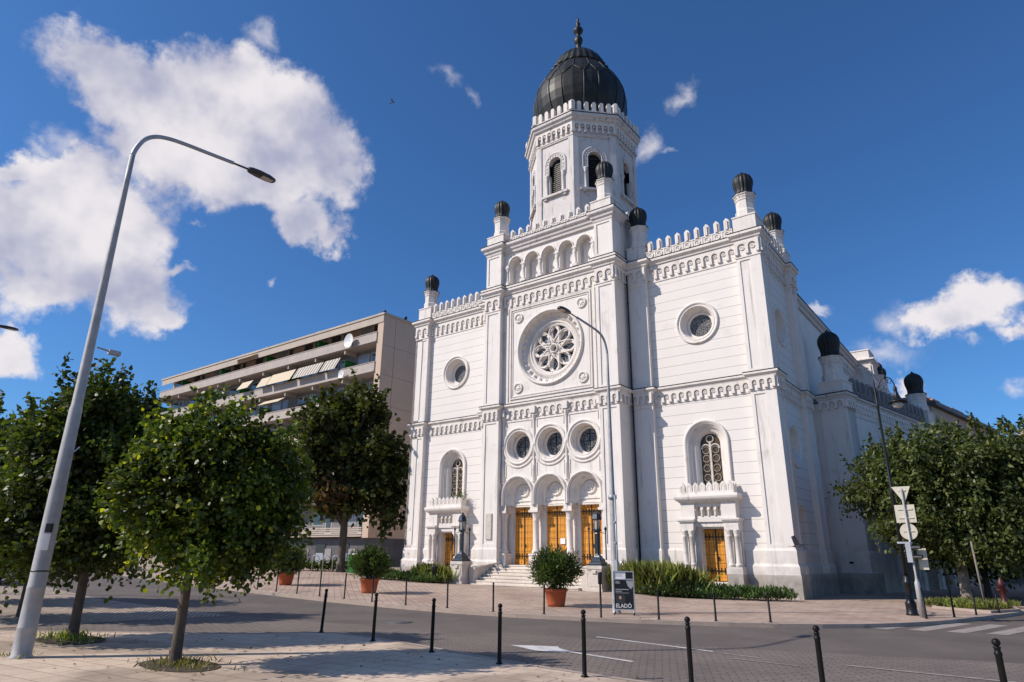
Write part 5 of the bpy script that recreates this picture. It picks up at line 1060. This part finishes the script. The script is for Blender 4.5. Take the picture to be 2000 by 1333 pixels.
# thin far bollards
FBL=[(-6.32,-13.16,.87),(-4.97,-13.17,.87),(-3.65,-13.14,.87),(-2.15,-13.22,.87),(-.66,-13.27,.87),(1.04,-13.46,.87),(2.87,-13.64,.87),(4.58,-13.52,.9),(6.43,-13.55,.80),(8.01,-13.22,.8),(11.16,-12.45,.73),(12.46,-11.81,.70),(13.64,-11.11,.72),(16.63,-6.8,.82),(17.19,-5.58,.76),(17.64,-4.17,.74),(18.15,-2.6,.75),(18.9,.3,.76)]
LF=['first from the left','second from the left, before the farthest planter','third from the left','fourth from the left, below the bicycle hoops','fifth from the left, below the maple trunk','in front of the middle planter','below the low left hedge','left of the stairs, before the left lantern pedestal','standing before the left part of the stairs','just left of the nearest planter','right of the advertising board, below the tall grass','below the right side door','left of the synagogue corner','right of the sign post, first beyond it','before the green planting bed, left one','before the green planting bed, right one','at the stone end of the planting bed','at the right edge beyond the hydrant']
t=empty('thin_bollard',(0,0,0),'','bollard'); m=MB(); m.lathe(0,0,[(.05,0),(.05,.01),(.028,.02),(.026,.80),(.024,.81)],12); m.build('post','bollard_black',t); m=MB(); m.lathe(0,0,[(.001,.80),(.024,.812),(.029,.84),(.024,.868),(.001,.875)],12); m.build('cap','bollard_black',t)
for i,(x,y,h) in enumerate(FBL):
    c=t if i==0 else copy_tree(t); c.location=(x,y,H(x,y)+.004); c.scale=(1,1,h/.875); c.rotation_euler=(random.uniform(-.01,.01),random.uniform(-.02,.02),0); c['label']='thin black bollard on the far kerb, '+LF[i]; c['group']='thin bollards along the far kerb'
# tall lamp
def mklamp():
    t=empty('street_lamp',(0,0,0),'','street lamp')
    m=MB(); m.lathe(0,0,[(.165,0),(.165,.02),(.14,.05),(.137,.42),(.140,.43),(.140,.46),(.135,.47),(.130,1.02),(.133,1.03),(.133,1.06),(.129,1.07),(.119,2.6),(.113,2.66),(.10,4.0),(.088,4.05),(.070,6.3),(.052,8.6),(.048,9.2)],20); m.build('pole','galv',t)
    pts=[(0,0,9.19),(0,.05,9.42),(0,.16,9.66),(0,.34,9.83),(0,.6,9.93),(0,.95,9.99),(0,1.5,10.05),(0,2.05,10.11)]
    def cr(p0,p1,p2,p3,q): return tuple(.5*(2*b+(c-a)*q+(2*a-5*b+4*c-d)*q*q+(3*b-a-3*c+d)*q**3) for a,b,c,d in zip(p0,p1,p2,p3))
    E_=[(0,0,8.96)]+pts+[(0,2.6,10.16)]; sm=[cr(*E_[i:i+4],q/5) for i in range(len(pts)-1) for q in range(5)]+[pts[-1]]
    m=MB(); m.tube(sm,[.047-.007*i/len(sm) for i in range(len(sm))],12); m.build('arm','galv_far',t)
    m=MB(); m.tube([(0,2.04,10.105),(0,2.5,10.15)],.024,8); m.build('bracket','lamp_dark',t)
    m=MB(); R3=[(2.42,.05,.05),(2.5,.10,.07),(2.7,.13,.08),(2.95,.13,.07),(3.08,.10,.045),(3.12,.05,.03)]
    rows=[]
    for y,w,h in R3: z=10.15+(y-2.5)*.03; rows.append([(-w,y,z-.035),(-w,y,z),(-w*.6,y,z+h*.8),(0,y,z+h),(w*.6,y,z+h*.8),(w,y,z),(w,y,z-.035)])
    m.grid(rows,True,True); m.add(rows[0],[tuple(range(7))]); m.add(rows[-1],[tuple(range(7))]); hd=m.build('lamp_head','lamp_dark',t)
    m=MB(); m.box(Fr(0,0,0),-.075,.075,-3.04,-2.78,10.105,10.125); m.build('lens','lamp_glass',hd)
    m=MB(); m.lathe(0,0,[(.131,1.40),(.131,1.72)],16); return t
l1=mklamp(); l1.location=(6.35,-25.33,.0); tag(l1,'tall grey curved-arm street lamp nearest the camera at left',group='curved-arm street lamps')
l2=copy_tree(l1,loc=(9.36,-11.45,.06),rz=PI-.05,scale=(.86,.86,.86),label='grey curved-arm street lamp in front of the rose window, behind the advertising board')
l3=copy_tree(l1,loc=(-12.9,-24.75,.25),label='distant curved-arm street lamp whose head just enters at the left edge')
# pole stickers, cables and brackets
def sticker(x,y,z,r,a,w,h,mt,n,lab,cat='sticker'):
    m=MB(); m.grid([[(x+r*cos(a+w*q),y+r*sin(a+w*q),zz) for q in np.linspace(-1,1,5)] for zz in (z,z+h)],False,True); o=m.build(n,mt); tag(o,lab,cat)
ca=math.atan2(-29.69+25.33,19.35-6.35)
sticker(6.35,-25.33,1.62,.131,ca-.15,.45,.26,'white_paint','sticker','torn white paper sticker on the nearest lamp pole'); sticker(6.35,-25.33,1.90,.1305,ca-.05,.42,.14,'black_print','sticker','dark printed sticker above the torn white one on the lamp pole')
m=MB(); m.lathe(6.35,-25.33,[(.134,1.285),(.134,1.305)],18); tag(m.build('pole_strap','iron'),'black strap round the nearest lamp pole below the sticker','strap')
m=MB(); m.tube([(6.35+.06,-25.33+.1,5.15),(6.40,-25.33+.42,5.12)],.018,6); m.box(Fr(6.40,-24.93,0),-.05,.05,-.1,.1,5.08,5.16); tag(m.build('pole_bracket','galv'),'small camera-like bracket halfway up the nearest lamp pole','bracket')
m=MB(); m.tube([(6.35-.11,-25.33-.05,2.95),(6.35+.03,-25.42,3.02),(6.35+.02,-25.15,3.35)],.012,5); tag(m.build('pole_clamp','white_paint'),'white cable tie slung round the nearest lamp pole','clamp')
m=MB(); 
for z in (.9,1.5,2.0,2.6): m.box(Fr(9.48,-11.58,0),-.03,.03,-.03,.03,z,z+.04)
m.tube([(9.50,-11.55,.06),(9.50,-11.55,3.4)],.028,8); m.box(Fr(9.50,-11.60,0),-.06,.06,0,.08,.9,1.5); m.lathe(9.36,-11.45,[(.13,3.3),(.13,3.42)],12); tag(m.build('cable_duct','galv_far'),'grey cable duct and junction box strapped to the lamp pole by the board','cable duct')
# old style lamp
t=empty('heritage_lamp',(16.15,-5.7,.05),'dark cast-iron lamp post with bell lantern on curved arm beside the sign post','street lamp')
m=MB(); m.lathe(16.15,-5.7,[(.17,0),(.17,.05),(.15,.08),(.15,.30),(.16,.33),(.13,.38),(.11,.42),(.105,.85),(.12,.88),(.13,.93),(.10,.98),(.085,1.02),(.08,1.12)],16,z0=.05); m.build('base','iron',t)
m=MB(); m.lathe(16.15,-5.7,[(.055,1.1),(.05,3.6),(.06,3.65),(.045,3.7),(.036,6.3),(.055,6.35),(.035,6.42),(.03,7.15),(.015,7.25)],12,z0=.05); m.build('shaft','iron',t)
m=MB(); X,Y=16.15,-5.7; e=lambda l,z:(X+l*.99,Y+l*.13,z)
m.tube([e(0,6.55),e(.06,6.95),e(.2,7.25),e(.36,7.36),e(.50,7.28),e(.57,7.1),e(.58,6.98)],.020,8); m.tube([e(.1,7.0),e(.2,7.1),e(.28,7.05),e(.26,6.95),e(.2,6.98)],.012,6); m.tube([e(.34,7.3),e(.4,7.15),e(.48,7.12),e(.5,7.2)],.012,6); m.tube([e(0,6.75),e(-.12,6.95),e(-.16,7.1),e(-.1,7.15)],.014,6); m.build('arm','iron',t)
m=MB(); p=e(.58,0); m.lathe(p[0],p[1],[(.02,7.02),(.05,6.98),(.06,6.9),(.05,6.85),(.07,6.75),(.12,6.62),(.22,6.52),(.29,6.49),(.29,6.46),(.2,6.47)],20); ln=m.build('lantern','iron',t); m=MB(); m.lathe(p[0],p[1],[(.15,6.46),(.16,6.38),(.12,6.30),(.02,6.28)],16); m.build('globe','lamp_glass',ln)
# sign post with traffic light
SX,SYy=16.50,-6.42; t=empty('sign_post',(SX,SYy,.05),'grey post at the crossing with backs of three road signs and traffic light','sign post')
m=MB(); m.lathe(SX,SYy,[(.075,0),(.075,.95),(.045,1.0),(.04,1.05),(.033,1.1),(.03,3.62)],14,z0=.05); m.build('post','galv',t)
fa=math.atan2(.13,.99)-.25; FS=Fr(SX,SYy,fa)
m=MB(); m.prism(FS,[(-.28,3.74),(.24,3.74),(.02,3.24)],-.06,-.045); m.box(FS,-.1,.1,-.045,-.02,3.6,3.63); m.build('yield_sign','sign_back',t)
m=MB(); m.box(FS,-.28,.26,-.06,-.045,2.68,3.20); m.box(FS,-.2,.2,-.045,-.02,2.8,2.83); m.box(FS,-.2,.2,-.045,-.02,3.05,3.08); m.build('square_sign','sign_back',t)
m=MB(); m.ring(FS,.0,2.42,[(.001,-.045),(.23,-.045),(.24,-.06),(.001,-.062)],seg=28,sm=False); m.box(FS,-.15,.15,-.045,-.02,2.42,2.44); m.build('round_sign','sign_back',t)
m=MB(); m.box(FS,-.34,.0,-.25,.05,2.08,2.13); m.box(FS,-.12,.02,-.05,.12,1.55,2.08); tl=m.build('traffic_light','galv_far',t)
for z,mt in ((1.95,'red_lens'),(1.68,'amber_lens')):
    m=MB(); rows=[]
    for u in (.02,.26): rows.append([FS(u,.035+.085*cos(a),z+.085*sin(a)) for a in np.linspace(-.3,PI+.3,9)])
    m.grid(rows,False,True); m.build('hood','iron',tl)
    m=MB(); m.box(FS,.02,.03,-.03,.10,z-.07,z+.07); m.build('lens',mt,tl)
m=MB(); m.box(FS,.10,.34,-.16,-.14,1.35,1.95); m.build('back_plate','sign_back',t)
# advertising board
bx,by=9.80,-11.78; L_,Dv=basis_of(bx,by); fa=math.atan2(L_.y,L_.x)-.06; FA_=Fr(bx,by,fa); zb=.06
t=empty('advertising_board',(bx,by,zb),'wheeled pavement board with a black poster reading ELADÓ, beside the lamp pole','signboard')
m=MB(); 
for u in (-.30,.27): m.box(FA_,u,u+.03,-.03,.03,zb+.12,zb+1.17)
for z in (.12,.93,1.14): m.box(FA_,-.27,.27,-.029,.029,zb+z,zb+z+.03)
m.build('frame','galv_far',t)
m=MB(); m.box(FA_,-.27,.27,-.015,.012,zb+.15,zb+.93); po=m.build('poster','black_print',t)
m=MB(); m.box(FA_,-.27,.06,-.012,.010,zb+.96,zb+1.14); hd=m.build('header_panel','white_paint',t); m=MB(); m.box(FA_,.065,.27,-.012,.010,zb+.96,zb+1.14); m.build('header_panel','black_print',t)
m=MB()
for z,w in ((1.08,.24),(1.05,.2),(1.02,.22)): m.box(FA_,-.25,-.25+w,.010,.012,zb+z,zb+z+.010)
m.build('print_lines','grey_print',hd)
m=MB(); m.prism(FA_,[(.06,zb+.925),(.265,zb+.925),(.265,zb+.76),(.20,zb+.68),(.12,zb+.76)],.0122,.0135); m.build('shield_print','grey_print',po)
m=MB()
for z,w in ((.87,.12),(.83,.14),(.66,.38),(.61,.18),(.57,.38)): m.box(FA_,-.24,-.24+w,.0122,.0134,zb+z,zb+z+(.022 if z!=.57 else .012))
m.build('print_lines','grey_print',po)
m=MB(); m.box(FA_,-.24,.02,.0122,.0134,zb+.31,zb+.53); m.build('photo_print','plastic_dark',po)
m=MB(); m.prism(FA_,[(-.11+.035*cos(a),zb+.45+.045*sin(a)) for a in np.linspace(0,2*PI,15)[:-1]],.0134,.0142); m.build('portrait_print','skin_print',po)
cu=bpy.data.curves.new('t','FONT'); cu.body='ELADÓ'; cu.size=.150; cu.extrude=.0008; cu.offset=.0012; to=bpy.data.objects.new('t',cu); C.objects.link(to); bpy.context.view_layer.update()
me=bpy.data.meshes.new_from_object(to.evaluated_get(bpy.context.evaluated_depsgraph_get())); bpy.data.objects.remove(to)
for v in me.vertices: x,y,z=v.co; v.co=FA_(-.245+x*.93,.0135+z,zb+.185+y)
me.materials.clear(); me.materials.append(MAT['white_paint']); o=bpy.data.objects.new('lettering',me); C.objects.link(o); o.parent=po; o.matrix_parent_inverse=po.matrix_world.inverted()
for u in (-.27,.27):
    m=MB(); m.tube([FA_(u,-.16,zb+.05),FA_(u,0,zb+.13),FA_(u,.2,zb+.05)],.018,6); m.build('foot','galv_far',t)
    for d in (-.17,.21):
        m=MB(); f2=Fr(*FA_(u,d,0)[:2],fa+PI/2); m.ring(f2,0,zb+.035,[(.001,-.015),(.034,-.015),(.034,.015),(.001,.015)],seg=12,sm=False); m.build('wheel','tyre',t)
# litter post by the board
t=empty('ashtray_post',(9.74,-13.02,.05),'thin black post topped by a small grey bin, left of the advertising board','litter bin'); m=MB(); m.lathe(9.74,-13.02,[(.05,0),(.028,.02),(.026,.86)],12,z0=.05); m.build('post','bollard_black',t); m=MB(); m.lathe(9.74,-13.02,[(.055,0),(.06,.27),(.065,.28),(.065,.31),(.02,.32)],14,z0=.90); m.build('bin','plastic_dark',t)
t=empty('litter_bin',(-4.55,-4.5,.2),'dark cylindrical litter bin left of the left lantern pedestal','litter bin'); m=MB(); m.lathe(-4.62,-4.5,[(.14,.25),(.16,.95),(.17,.96),(.17,1.0),(.05,1.02)],16,z0=.1); m.build('body','plastic_dark',t); m=MB(); m.lathe(-4.62,-4.5,[(.03,0),(.03,.26)],8,z0=.1); m.build('stand','iron',t)
# lanterns on stone pedestals at the stairs
def pedlamp(x,y,label):
    z=H(x,y); t=empty('lantern',(x,y,z+1.0),label,'lantern','dark iron lanterns flanking the stairs')
    f=Fr(x,y,0); m=MB(); m.box(f,-.36,.36,-.36,.36,z+1.06,z+1.12); m.lathe(x,y,[(.44,0),(.42,.07),(.34,.11),(.32,.2),(.2,.30),(.17,.36)],4,sm=False,phase=PI/4,z0=z+1.12); m.lathe(x,y,[(.15,0),(.12,.10),(.11,.9),(.13,.95),(.11,1.0),(.15,1.05)],6,sm=False,z0=z+1.46); m.build('body','iron_blue',t)
    for sx,sy in ((1,1),(1,-1),(-1,1),(-1,-1)):
        m=MB(); a,b=x+.27*sx,y+.27*sy; m.lathe(a,b,[(.04,0),(.032,.04),(.028,1.18),(.04,1.2),(.028,1.24),(.055,1.29),(.06,1.33),(.04,1.37),(.01,1.43)],8,z0=z+1.3); m.tube([(a,b,z+2.42),(x+.1*sx,y+.1*sy,z+2.47)],.014,5); m.build('rod','iron_blue',t)
    m=MB(); m.lathe(x,y,[(.18,0),(.21,.04),(.21,.08),(.19,.10)],6,sm=False,z0=z+2.50); m.lathe(x,y,[(.21,.50),(.25,.54),(.235,.60),(.20,.74),(.11,.84),(.06,.87),(.07,.91),(.03,.95)],6,sm=False,z0=z+2.50)
    for k in range(6):
        a=PI/3*k; m.tube([(x+.17*cos(a),y+.17*sin(a),z+2.56),(x+.19*cos(a),y+.19*sin(a),z+3.02)],.016,5)
    ln=m.build('lantern_cage','iron_blue',t); m=MB(); m.lathe(x,y,[(.13,.10),(.15,.48)],6,sm=False,z0=z+2.5); m.build('glass','lamp_glass',ln)
    p=empty('lamp_pedestal',(x,y,z),label.replace('dark iron lantern','pale stone pedestal under the iron lantern'),'pedestal','stone pedestals flanking the stairs')
    m=MB(); m.box(f,-.34,.34,-.34,.34,z-.1,z+.86); m.box(f,-.26,.26,.34,.36,z+.2,z+.8); m.build('shaft','stone_light',p); m=MB(); m.box(f,-.40,.40,-.40,.40,z+.92,z+1.06); m.box(f,-.37,.37,-.37,.37,z+.86,z+.92); m.box(f,-.1,.1,.36,.42,z+.74,z+.86); m.build('capstone','stone_light',p)
    m=MB(); m.box(f,-.40,.40,-.40,.40,z-.1,z+.12); m.build('foot','stone_light',p)
pedlamp(-3.86,-3.35,'dark iron lantern on the left of the stairs'); pedlamp(3.98,-3.15,'dark iron lantern on the right of the stairs')
# closed parasol
t=empty('parasol',(-2.45,-1.75,1.0),'small closed white parasol at the left end of the top step','parasol'); m=MB(); m.lathe(-2.35,-1.75,[(.015,0),(.012,.2)],8,z0=.98); m.build('pole','white_paint',t); m=MB(); m.lathe(-2.35,-1.75,[(.03,.12),(.06,.2),(.065,.3),(.045,.5),(.02,.62),(.005,.66)],10,z0=.98); m.build('canopy','white_paint',t)
# bicycle hoops
for i,(x,y) in enumerate(((-17.72,-2.75),(-16.96,-2.58),(-17.42,-1.49),(-17.0,-.9))):
    pass
t=None
for i,x in enumerate((-17.9,-17.2,-16.5,-15.9)):
    y=-2.75+.28*i; z=H(x,y)
    if t is None:
        t=empty('bicycle_hoop',(0,0,0),'','bicycle stand'); m=MB(); m.tube([(0,0,0),(0,0,.85),(.05,0,.95),(.2,0,1.0),(.36,0,.92),(.42,0,.75),(.36,0,.6),(.22,0,.55)],.03,8); m.build('hoop','galv_far',t); c=t
    else: c=copy_tree(t)
    c.location=(x,y,z); c.rotation_euler=(0,0,.6); c['label']='galvanised bicycle hoop before the apartment block, '+['leftmost of four','second from the left','third from the left','rightmost, beside the maple trunk'][i]; c['group']='bicycle hoops'
t=empty('recycling_bin',(-15.0,-.9,.5),'green metal recycling bin to the right of the maple trunk','bin'); m=MB(); f=Fr(-15.0,-.9,.2); m.box(f,-.3,.3,-.3,.3,.5,1.6); m.build('body','green_glass',t); m=MB(); m.box(f,-.33,.33,-.33,.33,1.6,1.68); m.build('lid','white_paint',t)
t=empty('kerb_post',(-9.6,-11.6,.3),'grey metal post left of the farthest planter','post'); m=MB(); m.lathe(-10.2,-12.0,[(.09,0),(.09,.95),(.05,1.0)],12,z0=.26); m.build('shaft','galv_far',t)
# hydrant and tree stake
t=empty('fire_hydrant',(18.25,.1,.05),'red fire hydrant, shade put into its colour, right of the planting bed','hydrant'); m=MB(); m.lathe(18.25,.1,[(.13,0),(.13,.06),(.09,.08),(.09,.7),(.12,.72),(.12,.8),(.10,.9),(.05,.98),(.03,1.03)],14,z0=.05); m.build('barrel','hydrant_shade_red',t); m=MB(); m.tube([(18.10,.1,.65),(18.4,.1,.65)],.05,8); m.build('outlet','hydrant_shade_red',t)
m=MB(); m.tube([(17.65,.4,.0),(17.6,.5,2.3)],.035,8); tag(m.build('tree_stake','wood_grey'),'grey stake standing right of the right tree trunk','stake')
# pigeon on the wing by the right corner and a far bird
t=empty('pigeon',(11.75,-.75,2.1),'dark pigeon flying past the right corner of the synagogue, wings raised','bird')
bm_=bpy.data.meshes.new('body'); V=[(0,0,0),(.08,0,.01),(.17,0,.02),(.24,0,.045),(.28,0,.05),(-.10,0,0)]; bm_.from_pydata(V,[(5,0),(0,1),(1,2),(2,3),(3,4)],[]); ob=bpy.data.objects.new('body',bm_); C.objects.link(ob); ob.parent=t
sk=ob.modifiers.new('skin','SKIN'); 
for i,r in enumerate((.035,.055,.045,.028,.012,.02)): bm_.skin_vertices[0].data[i].radius=(r,r)
ob.modifiers.new('sub','SUBSURF').levels=1; ob.data.materials.append(MAT['pigeon'])
for s_ in (-1,1):
    m=MB(); m.prism(lambda u,d,z:(u,s_*(.03+z*.45)+d,.03+z),[(-.03,0),(.14,0),(.10,.16),(.0,.34),(-.10,.30),(-.06,.12)],-.006,.006); o=m.build('wing','pigeon'); o.parent=t
m=MB(); m.prism(lambda u,d,z:(u,z,d),[(-.08,-.02),(-.24,-.07),(-.26,0),(-.24,.07),(-.08,.02)],-.006,.006); o=m.build('tail','pigeon'); o.parent=t
t.rotation_euler=(0,0,.35); t.scale=(1.15,1.15,1.15)
t2=copy_tree(t,loc=(-26.6,8.9,47.6),label='tiny distant bird high in the blue sky left of the dome')
# car at the left edge
def car(x,y,z,a,label):
    t=empty('parked_car',(x,y,z),label,'car'); f=Fr(x,y,a,z)
    SEC=[(-2.15,.30,.62,.72),(-2.05,.26,.80,.80),(-1.7,.22,.92,.84),(-1.35,.22,.95,.85),(-.9,.22,.93,.86),(-.2,.22,.92,.87),(.6,.22,.90,.87),(1.0,.22,.86,.86),(1.6,.22,.74,.83),(1.95,.25,.64,.76),(2.12,.32,.55,.62)]
    m=MB(); m.grid([[f(u,-w,z0),f(u,-w*1.02,(z0+z1)/2),f(u,-w*.93,z1),f(u,0,z1+.03),f(u,w*.93,z1),f(u,w*1.02,(z0+z1)/2),f(u,w,z0)] for u,z0,z1,w in SEC],True,True); m.add([f(2.12,-.62,.32),f(2.12,.62,.32),f(2.12,.58,.55),f(2.12,-.58,.55)],[(0,1,2,3)]); m.build('body','car_silver',t)
    m=MB(); m.grid([[f(u,-w,z0),f(u,-w2,z1),f(u,w2,z1),f(u,w,z0)] for u,z0,z1,w,w2 in ((-1.75,.9,.93,.74,.7),(-1.2,.9,1.30,.76,.58),(-.5,.9,1.40,.78,.6),(.2,.9,1.36,.78,.6),(.95,.85,.88,.76,.7))],False,False); m.build('windows','pane',t)
    m=MB(); m.add([f(-1.2,-.59,1.31),f(.2,-.61,1.37),f(.2,.61,1.37),f(-1.2,.59,1.31),f(-1.2,-.5,1.36),f(.2,-.5,1.41),f(.2,.5,1.41),f(-1.2,.5,1.36)],[(4,5,6,7),(0,1,5,4),(1,2,6,5),(2,3,7,6),(3,0,4,7)]); m.build('roof','car_silver',t)
    for u in (-1.3,1.3):
        for s_ in (-1,1):
            m=MB(); m.ring(f,u,.31,[(.2,s_*.86),(.31,s_*.84),(.31,s_*.68),(.2,s_*.66)],seg=20); w=m.build('wheel','tyre',t); m=MB(); m.ring(f,u,.31,[(.001,s_*.865),(.19,s_*.85),(.21,s_*.80)],seg=12); m.build('rim','galv',w)
    for s_ in (-1,1): m=MB(); m.prism(f,[(1.98,.50),(2.10,.44),(2.13,.52),(2.0,.64)],*sorted((s_*.42,s_*.70))); m.build('headlight','clear_glass',t)
car(-15.95,-19.6,G(-16,-20)-.03,.08,'silver car parked at the left edge, nose pointing right')
# litter of fallen leaves on the pavements
P=[];Dd=[]
for i in range(420):
    x=rng.uniform(2,15); y=rng.uniform(-25.5,-20.2) if i%3 else rng.uniform(-13,-5); z=(G(x,y) if y<-19 else H(x,y))+.012
    if y<-19 and x<6.6 and y>-25.5+ (x-1)*.8: continue
    P.append((x,y,z)); Dd.append((rng.normal(),rng.normal(),.1))
o=leaves('fallen_leaves',np.array(P),np.array(Dd),.05,'leaf_brown',None,.35,up=2); tag(o,'scattered dry leaves lying on the pavements','leaves',kind='stuff')

P=[];Dd=[]
for i in range(150):
    v=rng.normal(size=3)*np.array((.16,.10,.16)); P.append((-6.95+v[0],-.12+v[1],4.80+abs(v[2])*1.2)); Dd.append(rng.normal(size=3)+np.array((0,0,.5)))
o=leaves('weed',np.array(P),np.array(Dd),.11,'leaf_oleander',None,.2); tag(o,'small weed growing at the right end of the left balcony','plant')
